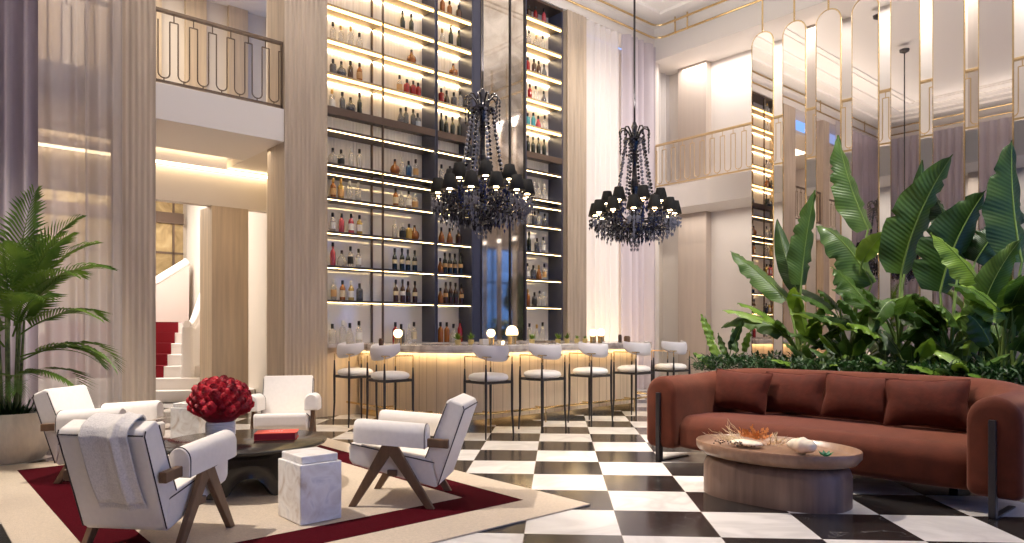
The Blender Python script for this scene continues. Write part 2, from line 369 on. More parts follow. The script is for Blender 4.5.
# ------------------------------------------------------------------ staircase
a=math.atan2(.88,.48)
st=thing('staircase','white staircase with a crimson runner seen through the left opening','staircase',(3.12,13.31,0),a-PI/2)
b=MB(); cpt=MB()
for i in range(7):
    z0=.20*i; y=.27*i
    w=1.9-.35*i if i<3 else .60
    b.box(-2.0,y,0,w,2.2,z0+.20) if i<3 else b.box(-2.0,y,.6,w,2.2,z0+.20)
    if i>=2:
        cpt.box(-2.0,y-.012,z0,.30,y,z0+.212); cpt.box(-2.0,y-.012,z0+.20,.30,y+.27 if i<6 else 2.2,z0+.212)
b.build('steps',M['white'],st,smooth=0,bevel=.012,seg=2)
cpt.build('carpet_runner',M['carpet'],st,smooth=0)
pr=[(.35,0),(2.2,0),(2.2,2.2),(1.5,1.75),(1.0,1.42),(.62,1.30),(.40,1.34)]
MB().prism([(y,z) for y,z in pr],.62,.82,ax='x').build('parapet',M['white'],st,smooth=0,bevel=.05)
MB().tube([(.72,y,z+.02) for y,z in pr[2:]],.07,8).build('handrail_cap',M['white'],st)
# sloping parapet of the upper flight, behind
sp=thing('stair_parapet','pale sloping stair wall with white cap behind the crimson stairs','stair wall',(0,16.0,0))
c0=at_y(120,299,16.0); c1=at_y(158,281,16.0); c2_=at_y(176,270,16.0); c3=at_y(189,262,16.0)
MB().prism([(c0.x,0),(c3.x,0),(c3.x,c3.z),(c2_.x,c2_.z),(c1.x,c1.z),(c0.x,c0.z)],0,.2,ax='y').build('wall_face',M['pinkplaster'],sp,smooth=0)
MB().tube([(q.x,.08,q.z) for q in (c0,c1,c2_,c3)],.10,10).build('white_cap',M['white'],sp)
# ------------------------------------------------------------------ balcony railings
def railing(name,label,p0,p1,h=.95,pitch=.232,RM=None):
    RM=RM or M['rail']
    p0=Vector(p0); p1=Vector(p1); d=(p1-p0); Ln=d.length; d.normalize(); rz=math.atan2(d.y,d.x)
    t=thing(name,label,'railing',p0,rz)
    MB().box(0,-.03,h-.045,Ln,.03,h).build('handrail',RM,t,smooth=0,bevel=.008)
    MB().box(0,-.015,.03,Ln,.015,.06).build('bottom_rail',RM,t,smooth=0)
    n=int(Ln/pitch)
    proto=None
    q=Ln/n; w=q*.29
    for i in range(n):
        x=q*(i+.5)
        if proto is None:
            m=MB()
            pts=[(-w,0,h-.14)]+[(-w*math.cos(a),0,.06+w-w*math.sin(a)*1.0+.03) for a in [PI*k/12 for k in range(13)]]+[(w,0,h-.14)]
            m.tube(pts,.009,6)
            m.tube([(w,0,h-.14),(q-w,0,h-.14)],.009,6); m.tube([(q/2,0,.05),(q/2,0,h-.04)],.007,6) if False else None
            m.tube([(q/2,0,h-.14),(q/2,0,h-.02)],.008,6); m.tube([(0,0,.05),(0,0,.10)],.008,6)
            proto=m.build('baluster_loop',RM,t,loc=(x,0,0))
        else:
            o=proto.copy(); C.objects.link(o); o.location=(x,0,0)
    for x in (0.01,Ln-.01): MB().box(x-.015,-.015,0,x+.015,.015,h).build('post',RM,t,smooth=0)
    return t
railing('balcony_railing','bronze balcony railing with long U loops above the left opening with staircase',(X1,YB+.06,ZS1),(X2,YB+.06,ZS1))
railing('balcony_railing','bronze balcony railing dimly seen through the sheer curtain beside the palm',(XL,YB+.35,ZS1),(X0,YB+.35,ZS1))
railing('balcony_railing','brass balcony railing on the mirrored wall side, passing behind the arched mirrors',(XR,-1.0,ZS1),(XR,YB,ZS1),RM=M['rail2'])
# ------------------------------------------------------------------ right wall: balcony, recess
struct(MB().box(XR-.03,YW,ZS0-.05,13.9,YB+.7,ZS1),'floor_balcony',M['white'],smooth=0)
struct(MB().box(13.4,YW,0,13.6,YB+.7,HB+.3),'wall_right',M['plaster'],smooth=0)
struct(MB().box(XR-.03,YW,7.1,13.6,YB+.5,HC+.2),'beam_right',M['ceil'],smooth=0)
struct(MB().box(12.62,YB+.5,0,13.6,YB+.7,HB),'wall_return',M['plaster2'],smooth=0)
ya,yb=at_x(706,200,13.2).y,at_x(678,200,13.2).y
b=MB().box(13.2,ya,0,13.4,yb,ZS0-.05).box(13.2,ya,ZS1,13.4,yb,7.1)
for yy in (5.9,3.2,.5): b.box(13.2,yy,0,13.4,yy+.5,3.83).box(13.2,yy,ZS1,13.4,yy+.5,7.1)
struct(b,'pillar_5',M['wood3'],smooth=0)
# ------------------------------------------------------------------ brass ceiling rail
def rail_run(pts): 
    return pts
t=thing('brass_curtain_rail','double brass rail running round the room below the ceiling','curtain rail',(0,0,0))
for z,d in ((7.48,.18),(7.70,.26)):
    cx,cy=XR-d,YB-d; R=.22
    arc=[(cx-R+R*math.sin(a),cy-R+R*math.cos(a),z) for a in [PI/2*k/8 for k in range(9)]]
    MB().tube([(XL+d,YW+1,z),(XL+d,cy-.02,z),(XL+d+.02,cy,z)]+arc+[(cx,YW+1,z)],.022,8).build('rail',M['gold'],t)
for (x,y) in [(XR-.22,8.75),(XR-.22,8.45),(XR-.22,5.9),(XR-.22,5.6),(XR-.22,2.5),(7.0,YB-.22),(3.0,YB-.22),(0,YB-.22),(XL+.22,6.5),(XL+.22,3)]:
    MB().box(x-.012,y-.012,7.44,x+.012,y+.012,HC-.05).build('post',M['gold'],t,smooth=0)
# ------------------------------------------------------------------ curtains
def curtain(name,label,x0,x1,y,z0,z1,mt,amp=.06,period=.2,seed=0,axis='x'):
    rnd=random.Random(seed); n=max(24,int(abs(x1-x0)/.014)); rows=9
    ph=0; prof=[]
    for i in range(n+1):
        u=i/n
        ph+=abs(x1-x0)/n/period*2*PI*(1+.35*math.sin(7*u+seed)+.2*math.sin(19*u+2*seed))
        prof.append((x0+(x1-x0)*u, amp*(math.sin(ph)+.25*math.sin(2*ph+seed))))
    g=MB(); rings=[]
    for k in range(rows+1):
        v=k/rows; z=z0+(z1-z0)*v
        f=1.0-.35*v+.1*math.sin(4*v+seed)
        rings.append([(x, y+d*f, z) if axis=='x' else (y+d*f, x, z) for x,d in prof])
    g.loft(rings,False,False)
    o=g.build(name,mt,smooth=180); return tag(o,label,'curtain',None)
curtain('velvet_curtain','lilac-grey velvet curtain at the far left, behind the potted palm',XL+.1,1.19,YB-.14,.01,HB,M['velvetc'],.07,.24,1)
curtain('sheer_curtain','see-through sheer voile curtain right of the velvet curtain',1.20,1.67,YB-.10,.01,HB,M['sheer'],.045,.20,2)
curtain('linen_curtain','denser beige sheer curtain hanging beside the left fluted pillar',1.63,2.01,YB-.235,.01,HB,M['sheer2'],.05,.16,3)
curtain('white_sheer_curtain','bright white sheer curtain right of the bar shelves',X5+.02,11.3,YB+.02,.01,HB,M['sheerw'],.05,.2,4)
curtain('lilac_curtain','lilac grey drape beside the mirrored wall corner, right of the white sheer',11.25,12.42,YB-.06,.01,HB,M['lavc'],.08,.26,5)
curtain('balcony_curtain','white voile curtain on the upper balcony behind the brass railing',12.7,13.35,YB+.3,ZS1,7.1,M['sheerw'],.04,.14,6)
curtain('side_curtain','long lilac curtain along the side wall',YW+.3,YB-.3,XL+.0,.01,HB,M['lavc'],.07,.26,8,'y')
# ------------------------------------------------------------------ arched mirrors
def arch(w,h,n=16):
    r=w/2
    return [(-r,0),(r,0)]+[(r*math.cos(a),h-r+r*math.sin(a)) for a in [PI*k/n for k in range(n+1)]]
ys=[6.53-.5775*i for i in range(11)]
ordn=['first','second','third','fourth','fifth','sixth','seventh','eighth','ninth','tenth','eleventh']
MX=11.4
for i,y in enumerate(ys):
    t=thing('arched_mirror','tall arched brass-framed mirror panel, %s from the balcony curtain corner'%ordn[i],'mirror',(MX,y-.2,.07),-PI/2,'arched mirrors on the side wall')
    # local x along -Y... rotated: local x -> -Y ; local y -> +X
    A=arch(.39,6.39); MB().prism(A,.004,.03,ax='y').build('mirror_glass',M['mirror'],t,smooth=0)
    MB().tube([(x,.01,z) for x,z in arch(.40,6.40)],.013,6,loop=True).build('brass_frame',M['gold'],t,smooth=60)
    MB().tube([(0,.01,6.39),(0,.01,HC-.17)],.016,8).build('hanging_rod',M['gold'],t)
# ================================================================== BAR SHELVING
px2x=lambda px,y=YB: at_y(px,300,y).x
BX=[X3+.01, px2x(384), px2x(437), px2x(473), px2x(527), px2x(563)]
YF,YK=YB+.03,YB+.38
LV=[1.70,2.205,2.71,3.21,3.71,4.22,4.53,5.03,5.53,6.03,6.53,7.03]   # shelf tops
def shelf_unit(name,label,bays,right_panel=True,left_panel=True):
    x0,x1=bays[0][0],bays[-1][1]
    t=thing(name,label,'bar shelving',(x0,YF,0),0)
    W=x1-x0
    lo=MB(); up=MB()
    for (a,c) in bays:
        lo.box(a-x0,.36,1.06,c-x0,.38,3.56); up.box(a-x0,.36,3.56,c-x0,.38,HB)
        n=int((c-a)/.055)
        for i in range(n): up.box(a-x0+(i+.3)*(c-a)/n,.352,3.6,a-x0+(i+.62)*(c-a)/n,.36,HB)
    lo.build('mirror_back',M['mirback'],t,smooth=0); up.build('ribbed_back',M['ribglass'],t,smooth=0)
    for k,z in enumerate(LV):
        th=.035
        s=MB(); l=MB()
        for (a,c) in bays:
            s.box(a-x0+.01,.0,z-th,c-x0-.01,.36,z)
            if z>4.9: l.box(a-x0+.02,.0,z-th-.034,c-x0-.02,.03,z-th-.001)
            if z>4.6: l.box(a-x0+.02,.325,z-th-.012,c-x0-.02,.345,z-th-.001,m=1)
            else: l.box(a-x0+.02,.012,z-th-.007,c-x0-.02,.032,z-th-.001,m=1)
        if abs(z-3.71)<.01: 
            for (a,c) in bays: s.box(a-x0+.01,0,z-.17,c-x0-.01,.36,z-.135); l.box(a-x0+.02,.012,z-.177,c-x0-.02,.032,z-.171,m=1)
        if abs(z-4.53)<.01:
            for (a,c) in bays: s.box(a-x0+.01,-.02,z-.11,c-x0-.01,.02,z)
        o=s.build('shelf',M['bronze'] if z<4.6 else M['shelfwood'],t,smooth=0)
        l.build('light_strip',[M['led'],M['ledback'] if z>4.3 else M['ledlow']],o,smooth=0)
    for i,(a,c) in enumerate(bays):
        if i: MB().box(a-x0-.012,-.012,1.06,a-x0+.012,.02,HB).box(a-x0-.012,.32,1.06,a-x0+.012,.355,HB).build('upright',M['bronze'],t,smooth=0)
    if left_panel: MB().box(-.012,-.01,1.06,.012,.36,HB).build('side_panel',M['navy'],t,smooth=0)
    if right_panel: MB().box(W-.012,-.015,1.06,W+.012,.36,HB).build('side_panel',M['navy'],t,smooth=0)
    MB().box(-.01,-.02,HB-.06,W+.01,.36,HB-.02).build('top_fascia',M['bronze'],t,smooth=0)
    return t
M['shelfwood']=mat('brass_shelf',(.50,.36,.20),.35,.6)
M['ledlow']=emitter('warm_led_low',(1.0,.72,.34),13)
shelf_unit('bar_shelving','wide illuminated two-bay bar shelving next to the fluted pillar',[(BX[0],BX[1]),(BX[1],BX[2]-.02)],left_panel=False)
shelf_unit('bar_shelving','narrow illuminated bar shelving just left of the antiqued mirror pier',[(BX[2]+.02,BX[3])],right_panel=True)
shelf_unit('bar_shelving','narrow illuminated bar shelving between the antiqued mirror pier and the white curtain',[(BX[4],BX[5])])
# base cabinet behind the bar
b=MB().box(BX[0],YF-.05,0,BX[5],YK+.03,1.04)
o=thing('back_counter','low bar back counter under the illuminated shelves','counter',(BX[0],YF,0))
MB().box(0,.0,0,BX[5]-BX[0],.38,1.0).build('cabinet_body',M['barfront'],o,smooth=0)
MB().box(0,-.06,1.0,BX[5]-BX[0],.38,1.055).build('worktop',M['barstone'],o,smooth=0)
# mirror pier
o=thing('mirror_pier','tall antiqued mirror pier between the lit shelves, behind the larger chandelier','mirror',(BX[3]+.02,YF,1.06))
W=BX[4]-BX[3]-.055; xa=px2x(482)-BX[3]-.02; xb=px2x(511)-BX[3]-.02
MB().box(0,-.01,0,xa-.01,.36,HB-1.06).build('side_strip',M['navy'],o,smooth=0)
MB().box(xa+.012,.0,0,xb-.012,.36,HB-1.06).build('mirror_panel',M['pier'],o,smooth=0)
MB().box(xb+.012,.0,0,W-.015,.36,HB-1.06).build('mirror_panel',M['pier'],o,smooth=0)
for x in (xa,xb,W): MB().box(x-.014,-.02,0,x+.014,.35,HB-1.06).build('metal_strip',M['darksteel'],o,smooth=0)
# ------------------------------------------------------------------ bottles
def prof_bottle(kind):
    if kind=='wine': return [(.0,0),(.036,0),(.038,.01),(.038,.19),(.030,.225),(.015,.25),(.014,.32),(.0,.32)],.105,.17,.0385
    if kind=='square': return [(.0,0),(.047,0),(.05,.012),(.05,.15),(.044,.175),(.018,.19),(.016,.225),(0,.225)],.03,.12,.0505
    if kind=='round': return [(.0,0),(.035,0),(.065,.03),(.075,.08),(.062,.13),(.025,.165),(.018,.215),(0,.215)],.055,.105,.0755
    if kind=='tall': return [(.0,0),(.038,0),(.041,.012),(.041,.18),(.030,.21),(.015,.225),(.015,.27),(0,.27)],.05,.15,.0415
    if kind=='flask': return [(.0,0),(.05,0),(.055,.01),(.047,.10),(.030,.15),(.017,.19),(.016,.23),(0,.23)],.03,.08,.0545
bodyM={'dark':mat('dark_green_glass',(.012,.016,.010),.08,coat=.5),'amber':glassy('amber_glass',(.36,.13,.03),.75),'clear':glassy('clear_glass',(.72,.70,.66),.32),
 'red':glassy('ruby_glass',(.36,.02,.02),.85),'pink':glassy('pink_glass',(.62,.10,.13),.75),'yellow':glassy('straw_glass',(.66,.46,.12),.7),'grey':glassy('smoke_glass',(.10,.10,.11),.8),
 'blue':glassy('blue_glass',(.03,.10,.22),.85),'teal':glassy('teal_glass',(.08,.36,.42),.8),'brown':mat('brown_glass',(.06,.022,.010),.08,coat=.5)}
capM={'black':mat('black_cap',(.015,.014,.014),.4),'gold':mat('gold_cap',(.75,.48,.16),.3,1),'white':mat('white_cap',(.8,.78,.74),.4)}
labM={'cream':mat('cream_label',(.70,.60,.42),.7),'white':mat('white_label',(.82,.80,.76),.7),'black':mat('black_label',(.03,.03,.03),.6),'tan':mat('tan_label',(.60,.36,.16),.7)}
cname={'dark':'dark green','amber':'amber','clear':'clear glass','red':'dark red','pink':'pink','yellow':'pale yellow','grey':'smoke grey','blue':'navy blue','teal':'turquoise','brown':'dark brown'}
kname={'wine':'wine bottle','square':'square-shouldered bottle','round':'round-bellied decanter','tall':'tall spirit bottle','flask':'flask bottle'}
protos={}
def bottle_proto(kind,col,cap,lab):
    key=(kind,col,cap,lab)
    if key in protos: return copy_tree(protos[key])
    p,l0,l1,lr=prof_bottle(kind); top=p[-1][1]
    o=MB().lathe(p[1:-1],12 if kind!='square' else 8).build('bottle',bodyM[col],smooth=50)
    MB().lathe([(.017,top-.03),(.019,top-.028),(.019,top+.03),(.012,top+.034)],8).build('cap',capM[cap],o,smooth=50)
    if lab:
        g=MB(); n=10; r=lr+.0012
        rr=[lr]*2
        ring0=[];ring1=[]
        for k in range(n+1):
            a=-PI*.95+ (PI*.9)*k/n
            ring0.append((r*math.cos(a),r*math.sin(a),l0)); ring1.append((r*math.cos(a),r*math.sin(a),l1))
        if kind in ('wine','square','tall'):
            g.loft([ring0,ring1],False,False); g.build('label',labM[lab],o,smooth=60)
    protos[key]=o; return o
B_=lambda s: [q.split('.') for q in s.split()]
# kind.colour.cap.label
rows={
 'c':[ 'square.clear.black. tall.clear.white. flask.clear.black.cream tall.clear.black.white', 'tall.red.black. square.grey.black. flask.clear.white. tall.clear.black.cream','tall.amber.black. tall.amber.black. flask.clear.black. wine.red.black.','tall.clear.black. flask.clear.gold. tall.clear.black.'],
 0:['tall.clear.white.tan tall.amber.black.cream tall.yellow.white.white square.grey.black.','wine.brown.black.cream wine.brown.black.white wine.brown.black.black wine.brown.black.cream','flask.amber.black. wine.brown.black.tan wine.brown.black.black wine.brown.black.black wine.brown.black.tan','tall.amber.gold. square.grey.black.black tall.clear.black. square.clear.white.'],
 1:['wine.pink.black. round.clear.black. tall.clear.black.black tall.clear.black.white','wine.dark.black.cream wine.dark.black.cream wine.dark.black.cream wine.dark.black.cream','flask.amber.black. wine.dark.black.tan wine.dark.black.tan wine.dark.black.tan wine.dark.black.tan','tall.clear.black.white square.grey.black. flask.amber.gold. tall.clear.black.tan'],
 2:['tall.clear.black.white tall.pink.black. tall.pink.black.white tall.yellow.black.white','tall.clear.white. square.grey.white.black square.yellow.black. round.amber.black.','flask.amber.black. flask.amber.black. square.brown.black.','wine.dark.black. square.grey.black. tall.clear.black.white'],
 3:['tall.amber.gold.tan tall.yellow.gold.tan tall.clear.white. tall.clear.white.','tall.amber.black.cream flask.clear.white. tall.clear.black.white square.clear.white.tan','flask.amber.gold. tall.clear.black. square.amber.black.','tall.clear.black. square.grey.black. tall.clear.black. flask.grey.black.'],
 4:['round.clear.black. square.clear.black.black tall.clear.white. tall.clear.black.','round.amber.black. tall.clear.white. square.blue.black. tall.clear.black.tan','tall.clear.black. tall.amber.black. flask.clear.black.','tall.clear.white. tall.clear.white. tall.clear.white. tall.clear.white.'],
 6:['tall.clear.gold.white tall.grey.black. round.grey.black. wine.dark.black.','flask.grey.black. tall.grey.black. tall.grey.black. square.grey.black.white','wine.dark.black. wine.dark.black. wine.dark.black. wine.dark.black.','wine.dark.black. wine.dark.black. wine.dark.black. wine.dark.black.'],
 7:['square.grey.black. round.grey.black. tall.brown.black. tall.amber.black.tan','tall.clear.black.tan square.red.black. square.red.black. square.red.black.','square.red.black. flask.brown.black. square.grey.black. tall.clear.black.','square.teal.black. tall.teal.black. flask.pink.black. tall.clear.black.'],
 8:['tall.clear.black. tall.clear.gold. tall.clear.gold. flask.clear.black.','round.amber.black.','round.amber.black.','tall.red.black. tall.clear.black. flask.grey.black.'],
 9:['','wine.dark.black. wine.dark.black.','flask.clear.gold. wine.dark.black. wine.dark.black.','tall.red.black. tall.brown.black. tall.brown.black. flask.grey.black.'],
 10:['tall.clear.gold. tall.clear.gold.','tall.amber.black. tall.clear.gold.','tall.amber.black. tall.amber.black. square.brown.black.','tall.clear.black. round.clear.gold. tall.clear.black.'],
 11:['tall.clear.gold. tall.clear.gold.','flask.grey.black. flask.grey.black.','square.brown.black. tall.amber.black.','square.brown.black. tall.red.black. tall.pink.black.'],
}
start={('c',0):(.18,.78),('c',1):(.28,.72)}
bayn=['bay beside fluted pillar','second bay','narrow third bay','bay right of pier']
rown={'c':'on the back counter',0:'lowest shelf',1:'second shelf up',2:'third shelf up',3:'fourth shelf up',4:'fifth shelf up',6:'seventh shelf up',7:'eighth shelf up',8:'ninth shelf up',9:'tenth shelf up',10:'eleventh shelf up',11:'twelfth shelf up'}
spans=[(.10,.72),(.24,.74),(.16,.88),(.12,.72)]
rb=random.Random(5)
E2=['first','second','third','fourth','fifth']
for rk,bays in rows.items():
    z=(1.056 if rk=='c' else LV[rk]+.001)
    for bi,sx in enumerate(bays):
        items=B_(sx)
        if not items: continue
        x0=BX[[0,1,2,4][bi]]; x1=BX[[1,2,3,5][bi]]
        a,c=spans[bi]; n=len(items)
        if n==1: pos=[.6]
        elif n==2: pos=[.45,.62] if bi==1 else [.55,.72]
        else: pos=[a+(c-a)*(i+.5)/n for i in range(n)]
        if rk in (6,7) and bi==1: pos=[.40+.115*i for i in range(n)]
        for i,(kd,col,cap,lab) in enumerate(items):
            o=bottle_proto(kd,col,cap,lab)
            s=1.0+rb.uniform(-.04,.05)
            sc=1.0
            o.location=(x0+(x1-x0)*pos[i]+rb.uniform(-.003,.003), YF+.13+rb.uniform(-.02,.03), z); o.rotation_euler=(0,0,-.5+rb.uniform(-.3,.3)); k_=1.12 if rk=='c' else 1.0; o.scale=(k_*1.05,k_*1.05,s*k_)
            if n==1: lb='lone %s %s, %s, %s'%(cname[col],kname[kd],rown[rk],bayn[bi])
            else: lb='%s %s, %s, %s, %s'%(cname[col],kname[kd],E2[i],rown[rk],bayn[bi])
            tag(o,lb,'bottle','bottles on the lit bar shelves')
# ================================================================== BAR COUNTER
def rrect_path(x0,y0,x1,y1,r,n=10):
    # open U path: starts at back left, goes to the front, right, ends at back right (counter-clockwise seen from above)
    P=[(x0,y1)]
    P+=[(x0+r-r*math.cos(a),y0+r-r*math.sin(a)) for a in [PI/2*k/n for k in range(n+1)]]
    P+=[(x1-r+r*math.sin(a),y0+r-r*math.cos(a)) for a in [PI/2*k/n for k in range(n+1)]]
    P+=[(x1,y1)]
    return P
BL,BR_,BF,BBK=4.98,9.50,6.86,9.36
def u_shape(off,w,z0,z1,r):
    o=rrect_path(BL+off,BF+off,BR_-off,8.2 if False else BBK,r)
    i=rrect_path(BL+off+w,BF+off+w,BR_-off-w,BBK,max(.1,r-w))
    return o,i
t=thing('bar_counter','long pale oak bar counter with marble top, rounded corner and brass foot rail','bar counter',(0,0,0))
oo,ii=u_shape(.22,.42,0,1,.62)
# right end stops before the curtain: shorten the return
def clip(P,yr): return [(x,min(y,yr) if x>8.9 else y) for x,y in P]
oo=clip(oo,8.0); ii=clip(ii,8.0)
# fine vertical slats: body
def band(o,i,z0,z1,mt,name,flute=False,bev=0):
    g=MB(); n=len(o)
    rings=[[(a[0],a[1],z0),(a[0],a[1],z1),(c[0],c[1],z1),(c[0],c[1],z0)] for a,c in zip(o,i)]
    g.loft(rings,True,True); return g.build(name,mt,t,smooth=30,bevel=bev,seg=2)
band(oo,ii,.10,1.0,M['barfront'],'front_panel')
o2,i2=u_shape(.27,.34,0,1,.58); band(clip(o2,7.98),clip(i2,7.98),0,.10,M['gold'],'plinth')
o3,i3=u_shape(.0,.72,0,1,.80); band(clip(o3,8.04),clip(i3,8.04),1.0,1.065,M['barstone'],'marble_top',bev=.01)
o6,i6=u_shape(.0,.09,0,1,.80); band(clip(o6,8.04),clip(i6,8.04),.965,1.0,M['barstone'],'marble_lip')
# joints between the panels
def resample(P,step):
    out=[];acc=0
    for (a,c) in zip(P[:-1],P[1:]):
        a=Vector((*a,0));c=Vector((*c,0)); l=(c-a).length
        d=step-acc
        while d<=l:
            p=a+(c-a)*(d/l); out.append((p,(c-a).normalized())); d+=step
        acc=(acc+l)%step
    return out
g=MB()
for p,d in resample(oo,.16):
    nrm=Vector((d.y,-d.x,0)); rz=math.atan2(d.y,d.x)
    g.box(-.0015,-.002,.1,.0015,.004,1.0,M=Matrix.Translation(p)@Matrix.Rotation(rz,4,'Z'))
g.build('panel_joints',M['taupe'],t,smooth=0)
# light strip below the overhang
o4,i4=u_shape(.16,.03,0,1,.66)
band(clip(o4,7.9),clip(i4,7.9),.985,.999,M['barled'] if 'barled' in M else emitter('bar_led',(1.0,.74,.38),30),'light_strip')
# foot rail
o5,_=u_shape(.02,.1,0,1,.80)
g=MB().tube([(x,y,.20) for x,y in clip(o5,7.9)],.016,8)
g.build('foot_rail',M['gold'],t)
for p,d in resample(o5,.95):
    nrm=Vector((-d.y,d.x,0))
    MB().tube([p+Vector((0,0,.20)),p+nrm*.2+Vector((0,0,.20))],.011,6).build('rail_bracket',M['gold'],t)
for p,d in resample(o5,1.9):
    MB().tube([p+Vector((0,0,.0)),p+Vector((0,0,.20))],.011,6).build('rail_post',M['gold'],t)
# ------------------------------------------------------------------ bar stools
def stool():
    t=thing('bar_stool','','bar stool',(0,0,0))
    w=.20
    def pr(k): return [(.0,-.045),(.17,-.045),(.205,-.02),(.215,.0),(.20,.03),(.15,.048),(.0,.055)]
    # cushion: superellipse lathe
    g=MB(); rings=[]
    for r,z in [(.12,-.04),(.19,-.04),(.212,-.02),(.218,.0),(.205,.028),(.16,.047),(.08,.054),(.01,.056)]:
        ring=[]
        for k in range(28):
            a=2*PI*k/28; c_,s_=math.cos(a),math.sin(a); e=.72
            ring.append((r*math.copysign(abs(c_)**e,c_),r*math.copysign(abs(s_)**e,s_),.70+z))
        rings.append(ring)
    g.loft(rings); g.build('seat_cushion',M['white_up'],t,smooth=60)
    g=MB(); g.tube([(-w,-w,.645),(w,-w,.645),(w,w,.645),(-w,w,.645)],.016,6,loop=True); 
    g.box(-w,-.012,.635,w,.012,.655); g.box(-.012,-w,.635,.012,w,.655)
    g.build('seat_frame',M['darksteel'],t,smooth=40)
    for sx in (-1,1):
        for sy in (-1,1):
            top=.80 
            l=MB().tube([(sx*(w+.012),sy*(w+.012),0),(sx*w,sy*w,.30),(sx*w,sy*w,.64),(sx*w,sy*w,.86 if sy<0 else .80)],[.009,.014,.017,.009],8).build('leg',M['darksteel'],t)
            MB().tube([(sx*w,sy*w,.85 if sy<0 else .79),(sx*w,sy*w,.945)],.008,6).build('brass_tip',M['gold'],l)
    # brass arm ring, U round three sides at z=.95
    P=[(w,w,.945),(w,-w+.08,.945)]+[(w-.08+.08*math.cos(a),-w+.08-.08*math.sin(a),.945) for a in [PI/2*k/5 for k in range(1,6)]]
    P+=[(-w+.08-.08*math.sin(a),-w+.08-.08*math.cos(a),.945) for a in [PI/2*k/5 for k in range(0,6)]]+[(-w,w,.945)]
    MB().tube(P,.008,6).build('arm_ring',M['gold'],t)
    # curved upholstered backrest: crescent seen from the front, wrapped on an arc inside the ring
    g=MB(); rings=[]
    n=18; R=.245
    for k in range(n+1):
        u=-1+2*k/n; a=u*1.40
        h=.085*(max(0,1-abs(u)**2.2))**.6+.012; zc=.965+.03*u*u; th=.026*(1-.55*u*u)
        cx,cy=R*math.sin(a),.03-R*math.cos(a); nx,ny=math.sin(a),-math.cos(a)
        ring=[]
        for j in range(12):
            b_=2*PI*j/12
            ring.append((cx+nx*th*math.cos(b_),cy+ny*th*math.cos(b_),zc+.02+(h*math.sin(b_) if math.sin(b_)<0 else .085*math.sin(b_))))
        rings.append(ring)
    g.loft(rings); g.build('backrest',M['lilac_up'],t,smooth=60)
    return t
s0=stool()
spots=[(4.60,8.38,-PI/2,'cream bar stool at the bar\'s left return, nearest the fluted pillar'),(4.57,7.46,-PI/2,'cream bar stool at the left return, second from the fluted pillar'),
 (5.30,6.45,0,'cream bar stool at the front, beside the rounded left corner of the bar'),(6.16,6.42,.0,'cream bar stool, second of the five along the bar front'),
 (7.09,6.45,0,'cream bar stool, third of the five along the bar front, behind larger armchair gap'),(7.98,6.42,0,'cream bar stool, fourth along the bar front, just left of the last one'),(8.86,6.42,0,'cream bar stool at the far right end of the bar front, above the sofa arm')]
spots[4]=(7.09,6.45,0,'cream bar stool, third and middle one of the five along the bar front')
for i,(x,y,r,lb) in enumerate(spots):
    o=s0 if i==0 else copy_tree(s0)
    o.location=(x,y,0); o.rotation_euler=(0,0,r); tag(o,lb,'bar stool','bar stools along the counter')
# ------------------------------------------------------------------ things on the counter
ZC=1.066
def lamp(x,y,s,lb,kind):
    t=thing('table_lamp',lb,'table lamp',(x,y,ZC)); 
    MB().lathe([(.05*s,0),(.06*s,.005),(.06*s,.10*s),(.065*s,.13*s)],16).build('brass_base',M['gold'],t,smooth=50)
    if kind=='dome': p=[(.085*s,.13*s),(.088*s,.16*s),(.08*s,.21*s),(.055*s,.25*s),(.02*s,.265*s)]
    else: p=[(.03*s,.13*s),(.065*s,.16*s),(.078*s,.20*s),(.065*s,.245*s),(.03*s,.27*s)]
    MB().lathe(p,16).build('glass_shade',M['lampglow'],t,smooth=60)
cpt=lambda px,y: at_y(px,340,y).x
lamp(cpt(398,7.45)+.0,7.45,.75,'small glowing globe lamp on the bar near the rounded left corner','globe')
lamp(cpt(491,7.12),7.12,.75,'glowing globe lamp on the bar in front of the blue mirror pier','globe')
lamp(cpt(512,7.12),7.12,.95,'glowing mushroom-shaded lamp on the bar in front of the mirror pier','dome')
lamp(cpt(593,7.15),7.15,.75,'left of two close brass lamps on the bar before the white curtain','globe')
lamp(cpt(601,7.05),7.05,.78,'right of two close brass lamps on the bar before the white curtain','globe')
def herb(px,y,s,seed,lb,pot=True):
    r=random.Random(seed); t=thing('potted_herb',lb,'plant',(cpt(px,y),y,ZC),0,'small green plants along the bar top')
    MB().lathe([(.03,0),(.036,.002),(.042,.06),(.036,.062)],12).build('pot',M['terracotta'],t,smooth=50)
    g=MB()
    for i in range(26):
        a=r.uniform(0,2*PI); l=r.uniform(.05,.12)*s; e=r.uniform(.3,1.3); d=Vector((math.cos(a)*math.cos(e),math.sin(a)*math.cos(e),math.sin(e))); sd=d.cross(Vector((0,0,1))).normalized()*.012*s
        p=Vector((0,0,.06)); g.add([p,p+d*l*.5+sd,p+d*l,p+d*l*.5-sd],[(0,1,2,3)])
    g.build('foliage',M['leafl'],t,smooth=0)
for k,(px,y,lb) in enumerate([(458,7.5,'small potted herb on the bar, left of the globe lamp by the pier'),(471,7.45,'small potted herb on the bar just beside the globe lamp at the pier edge'),(532,7.2,'lime green herb in a yellow pot right of the mushroom lamp'),(558,7.3,'potted herb on the bar in front of the dark shelf side panel'),
   (567,7.3,'potted herb on the bar before the right fluted pillar'),(577,7.3,'potted herb on the bar at the right pillar edge'),(585,7.25,'potted herb on the bar just left of the two close lamps')]):
    herb(px,y,1.0 if k<5 else .6,k,lb)
